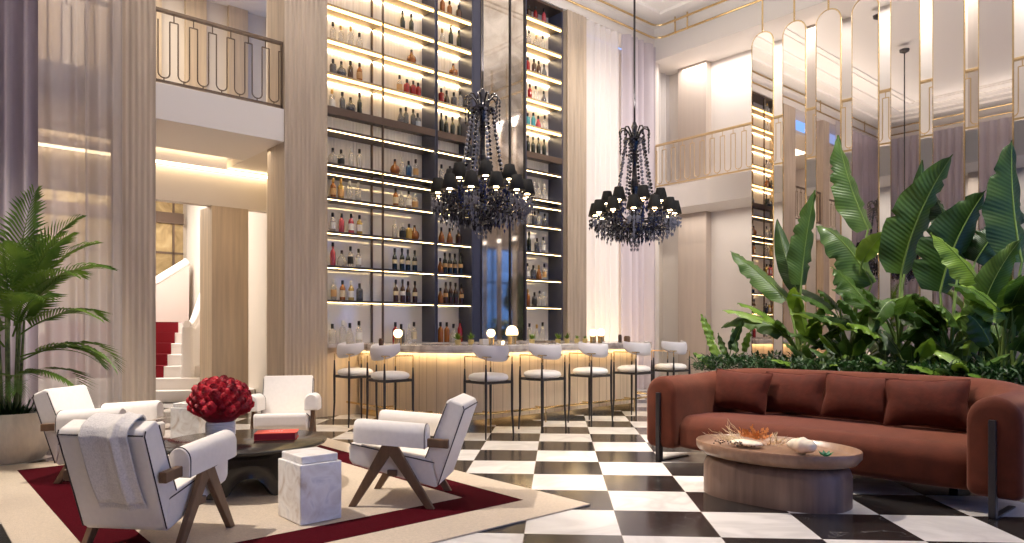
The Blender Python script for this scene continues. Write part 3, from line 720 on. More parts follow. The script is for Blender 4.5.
def jar(px,y,w,h,m,lb,nm,cat):
    o=MB().lathe([(w*.9,0),(w,.004),(w,h*.8),(w*.8,h*.9),(w*.8,h)],12).build(nm,m,smooth=50,loc=(cpt(px,y),y,ZC)); return tag(o,lb,cat)
tag(MB().box(-.05,-.04,0,.05,.04,.075).build('menu_box',M['white_up'],smooth=0,bevel=.006,loc=(cpt(484,7.1),7.1,ZC)),'small white napkin box on the bar, left of the globe lamp','box')
jar(499,7.1,.022,.06,bodyM['clear'],'clear glass tumbler on the bar between the two pier lamps','tumbler','glass')
jar(503,7.0,.022,.05,M['lampglow'],'lit tea-light glass on the bar between the pier lamps','tea_light','candle')
jar(627,7.0,.05,.10,M['chairwood'],'small brown jar on the bar near the right end','jar','jar')
jar(620,7.1,.03,.12,M['bronze'],'tall dark canister on the bar beside the brown jar','canister','canister')
jar(409,7.3,.03,.08,bodyM['clear'],'clear glass jar on the bar right of the left corner lamp','glass_jar','jar')
jar(381,7.55,.03,.09,bodyM['brown'],'brown glass jar on the bar left of the corner lamp','glass_jar','jar')
# ================================================================== CHANDELIERS
M['navy_crystal']=mat('navy_crystal',(.02,.03,.12),.06,coat=.8,spec=1.0)
def chandelier(label):
    t=thing('chandelier',label,'chandelier',(0,0,0),0,'black crystal chandeliers')
    # z=0 at lower shade mid height
    MB().tube([(0,0,.0),(0,0,4.95-0.0)],.014,8).build('cord',M['darksteel'],t)
    MB().lathe([(.02,4.86),(.10,4.90),(.11,4.95)],16).build('ceiling_rose',M['darksteel'],t)
    st=[(.02,-.40),(.05,-.38),(.06,-.34),(.03,-.31),(.09,-.27),(.12,-.23),(.10,-.19),(.04,-.15),(.06,-.08),(.085,0),(.06,.08),(.03,.14),(.045,.24),(.06,.32),(.035,.42),(.028,.6),(.045,.68),(.03,.76),(.05,.86),(.08,.92),(.05,.98),(.03,1.04),(.045,1.1),(.02,1.16)]
    MB().lathe(st,14).build('stem',M['black_glass'],t,smooth=60)
    # crown
    cr=MB()
    for k in range(10):
        a=2*PI*k/10; c_,s_=math.cos(a),math.sin(a)
        P=[(r*c_,r*s_,z) for r,z in [(.04,.92),(.08,1.02),(.13,1.08),(.18,1.07),(.205,1.02),(.195,.98)]]
        cr.tube(P,.011,6)
        cr.ball((.195*c_,.195*s_,.965),.018,0,6,4)
        for j in range(4): cr.gem((.195*c_,.195*s_,.92-.05*j),.016,.05)
    cr.lathe([(.12,.90),(.15,.905),(.15,.925),(.12,.93)],16)
    cr.build('crown',M['black_glass'],t,smooth=60)
    # bead strands
    for k in range(8):
        a=2*PI*(k+.5)/8; c_,s_=math.cos(a),math.sin(a); g=MB()
        for j in range(17):
            u=j/16; r=.13+.03*math.sin(PI*u)+.13*u**2.2; z=.90-.78*u
            g.ball((r*c_,r*s_,z),.019 if j%3 else .026,0,6,4)
        g.build('bead_strand',M['clear_crystal'] if k%2 else M['black_glass'],t,smooth=60)
    rndc=random.Random(3)
    def arm(a,R,z,zr):
        c_,s_=math.cos(a),math.sin(a)
        P=[(r*c_,r*s_,zz) for r,zz in [(.07,-.18+zr*.4),(R*.35,-.25+zr*.6),(R*.62,-.27+zr*.8),(R*.88,-.24+zr),(R,-.16+zr),(R,-.09+zr)]]
        # smooth
        Q=[]
        for i in range(len(P)-1):
            p0=Vector(P[max(0,i-1)]);p1=Vector(P[i]);p2=Vector(P[i+1]);p3=Vector(P[min(len(P)-1,i+2)])
            for q in range(4):
                u=q/4; Q.append(.5*((2*p1)+(p2-p0)*u+(2*p0-5*p1+4*p2-p3)*u*u+(3*p1-p0-3*p2+p3)*u**3))
        Q.append(Vector(P[-1]))
        g=MB().tube(Q,.011,7)
        o_=(R*c_,R*s_,zr)
        g.lathe([(.02,-.10),(.06,-.095),(.065,-.085),(.02,-.08),(.02,-.05),(.016,-.045),(.016,.01)],10,o_)
        ar=g.build('arm',M['black_glass'],t,smooth=60)
        MB().lathe([(.094,-.075),(.096,-.073),(.056,.095),(.054,.095)],16,o_,caps=False).build('shade',M['shade'],ar,smooth=60)
        MB().lathe([(.012,.0),(.024,-.03),(.030,-.07),(.024,-.088),(.010,-.098)][::-1],10,(o_[0],o_[1],zr-.005)).build('bulb',M['bulb'],ar,smooth=60)
        d=MB()
        for j in range(8):
            b_=2*PI*j/8; x=o_[0]+.06*math.cos(b_); y=o_[1]+.06*math.sin(b_)
            d.gem((x,y,zr-.125),.014,.035); d.gem((x,y,zr-.185),.022,.10)
        for q in (.45,.75):
            i=int(q*(len(Q)-1)); p=Q[i]
            for j in range(3): d.gem((p.x+rndc.uniform(-.02,.02),p.y+rndc.uniform(-.02,.02),p.z-.05-.055*j),.016,.055)
        for j in range(5):
            b_=2*PI*(j+.5)/5; x=o_[0]+.085*math.cos(b_); y=o_[1]+.085*math.sin(b_)
            for q in range(3): d.gem((x,y,zr-.13-.05*q),.015,.05)
        for q in (.25,.35,.55,.65,.85):
            p=Q[int(q*(len(Q)-1))]
            for j in range(2): d.gem((p.x,p.y,p.z-.04-.07*j),.020,.07)
        d.build('crystal_fringe',[M['clear_crystal'],M['black_glass'],M['navy_crystal']][rndc.choice([0,0,1,2])],ar,smooth=0)
    for k in range(12): arm(2*PI*(k+.25)/12,.52,0,0)
    for k in range(7): arm(2*PI*(k+.6)/7,.36,0,.15)
    # lower basket: rings of drops round the hub
    for r,z,n in ((.44,-.25,30),(.34,-.27,26),(.26,-.29,20),(.18,-.33,16),(.10,-.38,10)):
        g=MB().tube([(r*math.cos(2*PI*k/24),r*math.sin(2*PI*k/24),z+.06) for k in range(24)],.008,5,loop=True)
        for k in range(n):
            a=2*PI*k/n
            g.gem((r*math.cos(a),r*math.sin(a),z+.02),.014,.04); g.gem((r*math.cos(a),r*math.sin(a),z-.045),.018,.09)
        for k in range(4):
            a=2*PI*k/4; g.tube([(.03*math.cos(a),.03*math.sin(a),-.30),(r*math.cos(a),r*math.sin(a),z+.06)],.006,5)
        g.build('drop_ring',M['black_glass'],t,smooth=0)
    g=MB()
    for k in range(8):
        a=2*PI*k/8
        for j in range(3): g.gem((.05*math.cos(a),.05*math.sin(a),-.43-.05*j),.014,.05)
    g.build('finial_drops',M['clear_crystal'],t,smooth=0)
    return t
ch=chandelier('larger black crystal chandelier hanging before the bar shelves')
p=wz(482.5,190,8.05); ch.location=p
c2=copy_tree(ch); c2['label']='black crystal chandelier hanging in front of the white curtain'
q=wz(634.5,212,9.35); c2.location=(q.x,q.y,p.z)
print('CHAND',p,q)
# ================================================================== RUG
t=thing('area_rug','large beige rug with an oxblood red inner border','rug',(0,0,0))
RX0,RX1,RY0,RY1=.52,3.76,3.42,7.93
MB().box(RX0,RY0,0,RX1,RY1,.012).build('pile_field',M['rug'],t,smooth=0,bevel=.004,seg=2)
ex0,ex1,ey0,ey1=.82,3.47,3.82,7.60; ix0,ix1,iy0,iy1=1.13,3.18,4.17,7.28
g=MB()
g.box(ex0,ey0,.006,ex1,iy0,.0135).box(ex0,iy1,.006,ex1,ey1,.0135).box(ex0,iy0,.006,ix0,iy1,.0135).box(ix1,iy0,.006,ex1,iy1,.0135)
g.build('red_border',M['rugred'],t,smooth=0)
RZ=.0135
# ================================================================== ARMCHAIRS   local: forward +y, right +x
def armchair():
    t=thing('armchair','','armchair',(0,0,0))
    hw=.285
    seat=[(.345,.345),(.36,.44),(-.30,.355),(-.345,.33),(-.42,.20),(-.36,.185)]
    MB().prism([(.33,.29),(.36,.32),(.365,.42),(.345,.445),(-.33,.345),(-.385,.15),(-.355,.14)],-hw,hw,ax='x').build('seat',M['linen'],t,smooth=40,bevel=.022,seg=3)
    MB().prism([(-.27,.335),(-.335,.335),(-.39,.15),(-.61,.69),(-.595,.725),(-.485,.765),(-.46,.75)],-hw-.005,hw+.005,ax='x').build('backrest',M['linen'],t,smooth=40,bevel=.016,seg=3)
    g=MB()
    for sx in (-1,1):
        x=sx*(hw+.006)
        g.tube([(x,-.388,.16),(x,-.603,.69),(x,-.593,.718)],.0045,6)
        g.tube([(x,-.285,.35),(x,-.463,.735)],.0045,6)
        g.tube([(x-.004*sx,.350,.438),(x-.004*sx,-.36,.315)],.0045,6)
    g.tube([(-hw,-.611,.695),(hw,-.611,.695)],.0045,6)
    g.build('piping',M['pipe'],t)
    for sx in (-1,1):
        x0,x1=sx*.305,sx*.35
        # front and rear legs of the inverted V
        MB().prism([(-.075,.46),(.05,.46),(.345,0.0),(.285,0.0)],x0,x1,ax='x').build('leg',M['chairwood'],t,smooth=0,bevel=.006,seg=2)
        MB().prism([(-.05,.46),(.075,.46),(-.305,0.0),(-.37,0.0)],x0+sx*.002,x1-sx*.002,ax='x').build('leg',M['chairwood'],t,smooth=0,bevel=.006,seg=2)
        MB().prism([(-.485,.425),(.22,.46),(.22,.515),(-.485,.485)],x0-.004*sx,x1+.004*sx,ax='x').build('arm_rail',M['chairwood'],t,smooth=0,bevel=.006,seg=2)
        # upholstered arm pad
        w=.078; xc=sx*.325; ring=[(xc-w,.445),(xc+w,.445)]+[(xc+w*math.cos(a),.535+.075*math.sin(a)) for a in [PI*k/12 for k in range(13)]]
        rings=[]
        for y,s in ((-.315,.93),(-.30,1),(.24,1),(.272,.95),(.285,.84)):
            rings.append([(xc+(x-xc)*s,y,.52+(z-.52)*s+.055*y) for x,z in ring])
        MB().loft(rings).build('arm_pad',M['linen'],t,smooth=50)
        MB().tube([(x,-.303,z-.0167) for x,z in ring],.004,5,loop=True).build('arm_piping',M['pipe'],t)
    MB().box(-.31,-.05,.215,.31,.03,.26).build('cross_rail',M['chairwood'],t,smooth=0,bevel=.005,seg=2)
    return t
def hd(fx,fy): return math.atan2(fy,fx)-PI/2
chairs=[((1.17,4.585),hd(.75,.66),'ivory armchair with a grey throw over its back, wooden V legs'),
 ((2.84,4.545),hd(-.66,.75),'ivory armchair in side view beside the alabaster side table'),
 ((1.40,6.78),hd(.72,-.69),'ivory armchair beside the potted palm and pale curtains'),
 ((2.935,6.80),hd(-.50,-.866),'ivory armchair facing us beyond the red book on the black table')]
CS=(.86,.87,1.0)
def by_foot(px,py,lx,ly,r):
    q=wz(px,py,CH*FPX/(py-HZ)); v=Matrix.Rotation(r,3,'Z')@Vector((lx*CS[0],ly*CS[1],0)); return (q.x-v.x,q.y-v.y)
for _i,(px,py,lx,ly) in enumerate([(231.5,529,.335,.315),(352,508.5,-.335,.315),(57,485.5,.335,-.337),(None,0,0,0)]):
    if px: chairs[_i]=(by_foot(px,py,lx,ly,chairs[_i][1]),)+chairs[_i][1:]
print('CHAIRS',chairs)
a0=armchair()
for i,((x,y),r,lb) in enumerate(chairs):
    o=a0 if i==0 else copy_tree(a0)
    o.location=(x,y,RZ); o.rotation_euler=(0,0,r); o.scale=CS; tag(o,lb,'armchair','ivory armchairs round the black table')
# throw over the back of the first chair
def throw():
    # profile down the inside, over the top and down the outer side (local y,z)
    n=40; path=[(-.385,.59),(-.44,.71),(-.46,.765),(-.485,.782),(-.545,.765),(-.59,.742),(-.615,.725),(-.632,.69),(-.58,.55),(-.53,.43),(-.47,.32)]
    path=[(y-.004,z) for y,z in path]
    P=[Vector((0,y,z)) for y,z in path]; Q=[]
    for i in range(len(P)-1):
        for q in range(4): Q.append(P[i].lerp(P[i+1],q/4))
    Q.append(P[-1])
    rings=[]
    for i,p in enumerate(Q):
        v=i/(len(Q)-1); row=[]
        for j in range(n+1):
            u=j/n
            x=-.125+.325*u + .03*v*math.sin(2.0*u+1)
            out=.004+.010*v*(1+math.sin(9*u+2.5*v))+.022*max(0,1-abs(u-.70)/.11)*(.3+.7*v)
            nrm=Vector((0,-.92,-.2)) if v>.62 else (Vector((0,.9,.35)) if v<.15 else Vector((0,-.3,.95)))
            row.append(tuple(Vector((x,p.y,p.z))+nrm*out))
        rings.append(row)
    t=tag(thing('throw_blanket','soft grey woven throw draped over the back of an ivory armchair','blanket',(0,0,0)))
    o=MB().loft(rings,False,False).build('cloth',M['throw'],t,smooth=180)
    md=o.modifiers.new('s','SOLIDIFY'); md.thickness=.008; md.offset=1
    g=MB()
    last=rings[-1]; prev=rings[-4]
    r=random.Random(2)
    for j in range(n*2):
        u=j/(n*2-1)*n; k=min(n-1,int(u)); f=u-k
        p=Vector(last[k]).lerp(Vector(last[k+1]),f); d=(Vector(last[k])-Vector(prev[k])).normalized()
        g.tube([p-d*.005,p+d*.02+Vector((r.uniform(-.004,.004),-.003,0)),p+d*.042+Vector((r.uniform(-.008,.008),-.005,0))],[.0035,.003,.0015],4)
    g.build('fringe',M['throw'],t,smooth=60)
    return t
th=throw(); th.location=(*chairs[0][0],RZ); th.rotation_euler=(0,0,chairs[0][1]); th.scale=CS
# ================================================================== BLACK COFFEE TABLE
t=thing('coffee_table','low round black lacquer table with arched base carrying the red flowers','coffee table',(2.10,5.62,RZ))
MB().lathe([(.60,.335),(.625,.34),(.635,.352),(.635,.362),(.625,.37),(.0,.37)][:-1]+[(.01,.37)],56).build('table_top',M['blacktable'],t,smooth=40)
g=MB(); n=96
def archz(a):
    u=((a*4/(2*PI))%1)-.5       # four arches
    w=.22
    return 0 if abs(u)>w else .15*math.cos(u/w*PI/2)**.7
ro=[];
prof=[(0,.47),(.3,.46),(.6,.475),(.85,.53),(1,.585)]
rings=[]
for side in (0,1):
    for v,rr in (prof if side==0 else prof[::-1]):
        ring=[]
        for k in range(n):
            a=2*PI*k/n+.5; z0=archz(2*PI*k/n); z=z0+(.338-z0)*v; r=rr-(.07 if side else 0)
            ring.append((r*math.cos(a),r*math.sin(a),z))
        rings.append(ring)
g.loft(rings,True,False,loop=True); g.build('arched_base',M['blacktable'],t,smooth=50)
TZ=RZ+.370
# vase + bouquet
VX,VY=1.98,5.815
prof=[(.05,0),(.085,.004),(.105,.03)]
for k in range(8):
    z=.03+.0125*k; prof+=[(.112+.004,z+.004),(.112,z+.010)]
prof+=[(.108,.135),(.10,.14),(.09,.135),(.095,.03),(.01,.015)]
tag(MB().lathe(prof,28).build('vase',M['vase'],smooth=60,loc=(VX,VY,TZ+.001)),'round ribbed glass vase holding the red flowers','vase')
bq=thing('rose_bouquet','dense dome of red flowers standing in the glass vase','flowers',(VX,VY,TZ+.022))
g=MB(); r=random.Random(4)
for k in range(26):
    a=r.uniform(0,2*PI); q=r.uniform(.01,.07); g.tube([(q*math.cos(a),q*math.sin(a),.01),(q*1.0*math.cos(a),q*math.sin(a),.12),(q*2.2*math.cos(a),q*2.2*math.sin(a),.24)],.004,5)
g.build('stems',M['stem'],bq)
def rose(mt,seed):
    r=random.Random(seed); g=MB()
    for k in range(30):
        e=(k/30)**.6*1.75; a=k*2.4+r.uniform(-.2,.2); R=.014+.024*(k/30)
        d=Vector((math.sin(e)*math.cos(a),math.sin(e)*math.sin(a),math.cos(e)))
        up=Vector((0,0,1)); s=d.cross(up); s=s.normalized() if s.length>1e-3 else Vector((1,0,0)); w=s.cross(d)*-1
        c=d*R+Vector((0,0,.012)); ln=.017+.008*k/30; wd=.015+.010*k/30
        up2=(w*.9+d*(.35 if k<18 else .75)).normalized()
        if up2.z<0 and k<22: up2=-up2
        pts=[]
        for i,v in enumerate((-.6,.2,.9)):
            for u in (-1,0,1):
                pts.append(c+up2*ln*v+s*u*wd*(1 if i<2 else .7)+d*(-.006*u*u+ (.006 if v>.5 else 0)+r.uniform(-.002,.002)))
        g.add(pts,[(0,1,4,3),(1,2,5,4),(3,4,7,6),(4,5,8,7)])
    g.ball((0,0,.006),(.022,.022,.02),0,8,5)
    o=g.build('flower',mt,bq,smooth=180); return o
pr=[rose(M['rose'],1),rose(M['rose'],2),rose(M['rose2'],3)]
nf=96
for k in range(nf):
    v=(k+.5)/nf; ph=k*2.39996
    el=math.acos(1-1.28*v)     # from top to slightly below the equator
    d=Vector((math.sin(el)*math.cos(ph),math.sin(el)*math.sin(ph),math.cos(el)))
    p=Vector((0,0,.265))+Vector((d.x*.21,d.y*.21,d.z*.185))*r.uniform(.93,1.04)
    o=pr[k] if k<3 else pr[(k*7)%3].copy()
    if k>=3: C.objects.link(o); o.parent=bq
    o.location=p; o.rotation_euler=d.to_track_quat('Z','Y').to_euler(); o.scale=(1.12,)*3
# inner green mass so that no gaps show
g=MB().ball((0,0,.255),(.19,.19,.16),0,20,10); tag(g.build('inner_petals',M['rose2'],bq,smooth=180))
# book
bk=thing('book','thick red book lying on the black round table','book',(2.33,5.53,TZ+.001),math.radians(-30))
MB().box(-.155,-.105,.004,.15,.10,.05).build('pages',M['page'],bk,smooth=0)
MB().box(-.16,-.11,0,.16,.105,.005).box(-.16,-.11,.05,.16,.105,.056).box(-.163,-.11,0,-.157,.105,.056).build('cover',M['bookred'],bk,smooth=0)
MB().box(-.16,-.1115,.006,.15,-.105,.05).build('slipcase_edge',M['bookdark'],bk,smooth=0)
g=MB()
for i in range(5): g.box(-.06+.022*i,.0,.0560,-.046+.022*i,.018,.0566)
g.build('title_marks',M['white_up'],bk,smooth=0)
# ================================================================== ALABASTER SIDE TABLE
t=thing('side_table','square alabaster block side table with stepped top','side table',(2.085,4.42,RZ))
MB().box(-.145,-.175,0,.145,.175,.385).build('block',M['alab'],t,smooth=0,bevel=.008)
MB().box(-.128,-.155,.385,.128,.155,.435).build('stepped_top',M['alab'],t,smooth=0,bevel=.008)
o=copy_tree(t); o.location=(2.55,8.42,0); o.rotation_euler=(0,0,.7); o['label']='pale square side block standing beyond the red flowers, before the staircase'
# ================================================================== SOFA
SX0,SX1,SYC=5.55,6.88,2.765     # front, back, centre
HL=1.53; AW=.33
t=thing('sofa','long curved rust velvet sofa with rounded arms and dark metal end straps','sofa',(SX0,SYC,0))
# centre line of the back roll (local x = depth, y = along)
def sofa_path(n=14):
    r=.62; xb=SX1-SX0-AW/2; yh=HL-AW/2
    P=[(.02,yh),(.25,yh),(xb-r-.08,yh)]
    P+=[(xb-r+r*math.sin(a),yh-r+r*math.cos(a)) for a in [PI/2*k/n for k in range(n+1)]]
    m=[(x+.05*math.cos(yy/ (yh-r)*PI/2),yy) for x,yy in [(xb,(yh-r)*(1-2*k/10)) for k in range(1,10)]]
    P+=m
    P+=[(xb-r+r*math.cos(a),-yh+r-r*math.sin(a)) for a in [PI/2*k/n for k in range(n+1)]]
    P+=[(xb-r-.08,-yh),(.25,-yh),(.02,-yh)]
    return P
P=sofa_path(); rings=[]
K=len(P)
def sect(hw,zb,zt):
    pts=[]
    r=hw
    for k in range(13): a=PI*k/12; pts.append((hw*math.cos(a),zt-r+r*math.sin(a)*1.0))
    for k in range(7):
        a=PI+PI/2*k/6*1.0; pts.append((-hw+.06-.06*math.cos(a-PI), zb+.06-.06*math.sin(a-PI)))
    for k in range(7):
        a=PI/2*k/6; pts.append((hw-.06+.06*math.sin(a), zb+.06-.06*math.cos(a)))
    return pts
for i,(x,y) in enumerate(P):
    a=Vector(P[max(0,i-1)]); b_=Vector(P[min(K-1,i+1)]); d=(b_-a).normalized(); nrm=Vector((-d.y,d.x))
    back=min(1,max(0,(x-.5)/.7)); zt=.815+.055*back*back*(3-2*back)
    hw=AW/2+.015*back
    rings.append([(x+nrm.x*p,y+nrm.y*p,z) for p,z in sect(hw,.13,zt)])
def shrink(ring,s,dx):
    c=sum((Vector(p) for p in ring),Vector())/len(ring); return [tuple(c+(Vector(p)-c)*s+Vector((dx,0,0))) for p in ring]
f=rings[0]; l=rings[-1]
rings=[shrink(f,.80,-.055),shrink(f,.92,-.045),shrink(f,.98,-.022)]+rings+[shrink(l,.98,-.022),shrink(l,.92,-.045),shrink(l,.80,-.055)]
o=MB().loft(rings).build('back_and_arms',M['velvet'],t,smooth=70)
# seat: lofted rounded slab across the width
rings=[]
ns=30; yh=HL-AW+.03
for k in range(ns+1):
    u=-1+2*k/ns; y=u*yh
    e=(1-abs(u)**6)
    xf=.02+.05*(1-u*u)*-1 + .05*(abs(u)**8); xbk=1.16-.42*abs(u)**3.5
    z0,z1=.14,.455-.02*abs(u)**6
    ring=[]
    rr=.13
    pts=[(xbk,z0),(xf+.05,z0)]
    for j in range(9): a=PI/2*j/8; pts.append((xf+.05-.05*math.sin(a),z0+.05-.05*math.cos(a)))
    for j in range(11): a=PI/2*j/10; pts.append((xf+rr*1.25-rr*1.25*math.cos(a),z1-rr+rr*math.sin(a)))
    pts+=[(xf+.5,z1+.0),(xbk,z1-.02)]
    rings.append([(x,y,z) for x,z in pts])
MB().loft(rings).build('seat',M['velvet'],t,smooth=60)
# dark base and end straps
MB().box(.10,-HL+.15,.03,SX1-SX0-.22,HL-.15,.135).build('base_frame',M['darksteel'],t,smooth=0) if False else None
for s in (-1,1):
    yc=s*(HL-AW/2)
    MB().box(-.062,yc-.022,0,-.03,yc+.022,.66).box(-.062,yc-.022,0,.42,yc+.022,.012).box(-.05,yc-.020,.0,.0,yc+.02,.6).build('metal_strap',M['darksteel'],t,smooth=0,bevel=.003,seg=2)
for s in (-1,1):
    MB().box(.75,s*.9-.03,0,1.05,s*.9+.03,.16).build('rear_foot',M['darksteel'],t,smooth=0)
# scatter cushions
def cushion():
    g=MB(); n=22; W,H,D=.32,.20,.105
    def P(u,v,s):
        # pinched corners
        k=1-.10*(u*u)*(1-abs(v))-.0
        x=u*W*(1-.09*(1-u*u)*0-.07*(1-abs(v))**1.5*(abs(u)**3)); z=v*H*(1-.10*(1-abs(u))**1.2*(abs(v)**3)*1.0)
        d=D*max(0,(1-abs(u)**2.6))**.6*max(0,(1-abs(v)**2.6))**.6
        d+=.006*math.sin(9*u+3*v)*(1-abs(u))*(abs(v))*1.2
        return (x,s*d,z)
    vs=[];fs=[]
    for s in (-1,1):
        b0=len(vs)
        for i in range(n+1):
            for j in range(n+1): vs.append(P(-1+2*i/n,-1+2*j/n,s))
        for i in range(n):
            for j in range(n):
                q=(b0+i*(n+1)+j,b0+(i+1)*(n+1)+j,b0+(i+1)*(n+1)+j+1,b0+i*(n+1)+j+1); fs.append(q if s<0 else q[::-1])
    g.add(vs,fs)
    o=g.build('scatter_cushion',M['velvetp'],smooth=180)
    edge=[P(-1+2*i/n,-1,0) for i in range(n)]+[P(1,-1+2*i/n,0) for i in range(n)]+[P(1-2*i/n,1,0) for i in range(n)]+[P(-1,1-2*i/n,0) for i in range(n)]
    MB().tube(edge,.006,5,loop=True).build('piping',M['velvetp'],o)
    return o
cu=cushion()
ctags=['rust velvet cushion at the far end of the sofa, nearest the bar','rust velvet cushion, second from the bar end of the sofa','rust velvet cushion, third from the bar end of the sofa','rust velvet cushion at the near right end of the sofa']
for i,(px,py) in enumerate([(740,394),(793,398),(858,401.5),(926,408)]):
    o=cu if i==0 else copy_tree(cu)
    q=at_x(px,py,6.40+[-.13,.03,.03,-.02][i])
    o.location=(q.x,q.y,.455+.205); o.rotation_euler=(math.radians(-17),math.radians([2,-1,2,-2][i]),-PI/2+[-.02,-.03,.03,.14][i])
    o.scale=(.96,1.0,1.0); tag(o,ctags[i],'cushion','velvet cushions along the sofa')
# ================================================================== OVAL WALNUT TABLE
ox,oy=4.97,2.66
t=thing('oval_coffee_table','oval walnut coffee table with tray top and solid plinth, before the sofa','coffee table',(ox,oy,0),math.radians(4)); t.scale=(1,.975,1.09)
def oval(a,b,z,n=64,e=2.0): return [(a*math.copysign(abs(math.cos(2*PI*k/n))**(2/e),math.cos(2*PI*k/n)),b*math.copysign(abs(math.sin(2*PI*k/n))**(2/e),math.sin(2*PI*k/n)),z) for k in range(n)]
MB().loft([oval(.335,.55,0,e=2.5),oval(.335,.55,.20,e=2.5),oval(.325,.535,.245,e=2.4),oval(.28,.48,.27,e=2.3)]).build('plinth',M['walnut'],t,smooth=60)
A,Bq=.42,.625
MB().loft([oval(A-.09,Bq-.10,.270),oval(A-.03,Bq-.035,.285),oval(A,Bq,.325),oval(A+.003,Bq+.003,.362),oval(A-.002,Bq-.002,.370),oval(A-.016,Bq-.016,.362),oval(A-.03,Bq-.03,.335),oval(A-.07,Bq-.07,.328),oval(.01,.01,.328)]).build('tray_top',M['walnuttop'],t,smooth=60)
# dried arrangement in the tray
ar=thing('dried_arrangement','dried grasses and amber leaves lying in the oval tray','dried flowers',(ox,oy+.2,.368),math.radians(4)); ar.scale=(.85,.85,.9)
r=random.Random(9)
def spray(n,mt,name,cx,cy,ln,z,spread,dirang,leafw=.004):
    g=MB()
    for k in range(n):
        a=dirang+r.uniform(-spread,spread); e=r.uniform(.05,.6); l=ln*r.uniform(.5,1.1)
        p=Vector((cx+r.uniform(-.06,.06),cy+r.uniform(-.06,.06),z)); d=Vector((math.cos(a)*math.cos(e),math.sin(a)*math.cos(e),math.sin(e)))
        m=p+d*l*.5+Vector((0,0,.02)); q=p+d*l
        g.tube([p,m,q],[.0025,.002,.001],4)
        for j in range(5):
            s=p.lerp(q,.35+.15*j); sd=Vector((r.uniform(-1,1),r.uniform(-1,1),r.uniform(.1,1))).normalized(); w=d.cross(sd).normalized()*leafw
            s2=s+(sd*.7+d).normalized()*ln*.22
            g.add([s,(s+s2)/2+w,s2,(s+s2)/2-w],[(0,1,2,3)])
    return g.build(name,mt,ar,smooth=0)
spray(20,M['dry'],'grass_spray',-.05,.08,.26,.02,.9,1.7)
spray(20,M['dryorange'],'amber_leaves',.08,-.05,.20,.05,1.6,1.2,.016)
spray(12,M['dry'],'pale_twigs',.05,-.2,.2,.02,2.0,-1.2)
MB().ball((-.05,.02,.025),(.10,.17,.028),0,14,6).build('moss_pad',M['shell'],ar,smooth=180)
g=MB()
for k in range(30):
    g.ball((-.17+r.uniform(-.03,.03),.06+r.uniform(-.2,.2),.012+r.uniform(0,.03)),.009,0,5,3)
g.build('dark_berries',M['bronze'],ar)
sh=thing('sea_shell','large cream sea shell resting in the oval tray','shell',(ox-.02,oy-.20,.360))
sh.scale=(.8,.8,.8)
g=MB(); rings=[]
for k in range(15):
    u=k/14; rad=.075*math.sin(PI*min(1,u*.9+.1))**.8*(1+.08*math.sin(18*u)); rings.append([(rad*math.cos(2*PI*j/16)*1.0,-.15+.28*u,.075+.0*u+rad*math.sin(2*PI*j/16)*.95*(1+.1*math.cos(5*2*PI*j/16))) for j in range(16)])
g.loft(rings); g.build('shell_body',M['shell'],sh,smooth=180)
lf=thing('green_sprig','small green leaf sprig in the oval tray beside the shell','sprig',(ox-.03,oy-.40,.361))
g=MB()
for k in range(9):
    a=k*.7; d=Vector((math.cos(a),math.sin(a),.7)).normalized(); s=d.cross(Vector((0,0,1))).normalized()*.018
    g.add([(0,0,0),d*.035+s,d*.075,d*.035-s],[(0,1,2,3)])
g.build('leaves',leaf_mat('emerald_leaf',(.02,.16,.08),(.04,.26,.12)),lf,smooth=0)
# ================================================================== PALM
px_,py_=.84,8.30
t=thing('potted_palm','feathery green palm in a round cream stone pot by the velvet curtain','potted palm',(px_,py_,0))
MB().lathe([(.01,0),(.25,0),(.29,.03),(.36,.18),(.375,.30),(.35,.42),(.32,.47),(.295,.47),(.30,.42),(.01,.42)],40).build('pot',M['pot'],t,smooth=50)
MB().lathe([(.01,.425),(.29,.425),(.295,.43),(.01,.45)],24).build('soil',M['soil'],t)
g=MB(); r=random.Random(12)
for k in range(7):
    a=2*PI*k/7; q=.07
    g.tube([(q*math.cos(a),q*math.sin(a),.43),(q*1.2*math.cos(a),q*1.2*math.sin(a),.75),(q*1.6*math.cos(a),q*1.6*math.sin(a),1.35+.1*(k%3))],[.018,.014,.010],7)
g.build('stems',mat('palm_stem',(.10,.13,.04),.5,var=.3,scale=(8,8,30)),t)
def frond(az,e0,ln,droop,z0=1.0,wd=.34,seed=0):
    r=random.Random(seed); g=MB(); n=30
    d=Vector((math.cos(az),math.sin(az),0)); sd=Vector((-math.sin(az),math.cos(az),0))
    pts=[]; p=Vector((.08*math.cos(az),.08*math.sin(az),z0)); e=e0
    for i in range(n+1):
        pts.append(p.copy()); p=p+(d*math.cos(e)+Vector((0,0,math.sin(e))))*ln/n; e-=droop/n*(.4+1.2*i/n)
    g.tube(pts,[.010*(1-.85*i/n) for i in range(n+1)],5)
    for i in range(6,n+1):
        u=(i-6)/(n-6); tdir=(pts[i]-pts[i-1]).normalized(); up=sd.cross(tdir).normalized()*-1
        if up.z<0: up=-up
        l=wd*(.55+.75*math.sin(PI*min(1,u*.85+.12)))*(1-.35*u)*r.uniform(.85,1.1)
        for s in (-1,1):
            o_=(sd*s*(.80-.35*u)+tdir*(.55+.5*u)+up*.18).normalized()
            a=pts[i]; m=a+o_*l*.5; b_=a+o_*l+Vector((0,0,-.22*l)); w=tdir*.019+up*.004
            g.add([a-w*.3,a+w*.3,m+w,b_,m-w],[(0,1,2,4),(4,2,3)])
    return g.build('frond',M['palm'],t,smooth=0)
A_=math.radians
fr=[]
rp=random.Random(77)
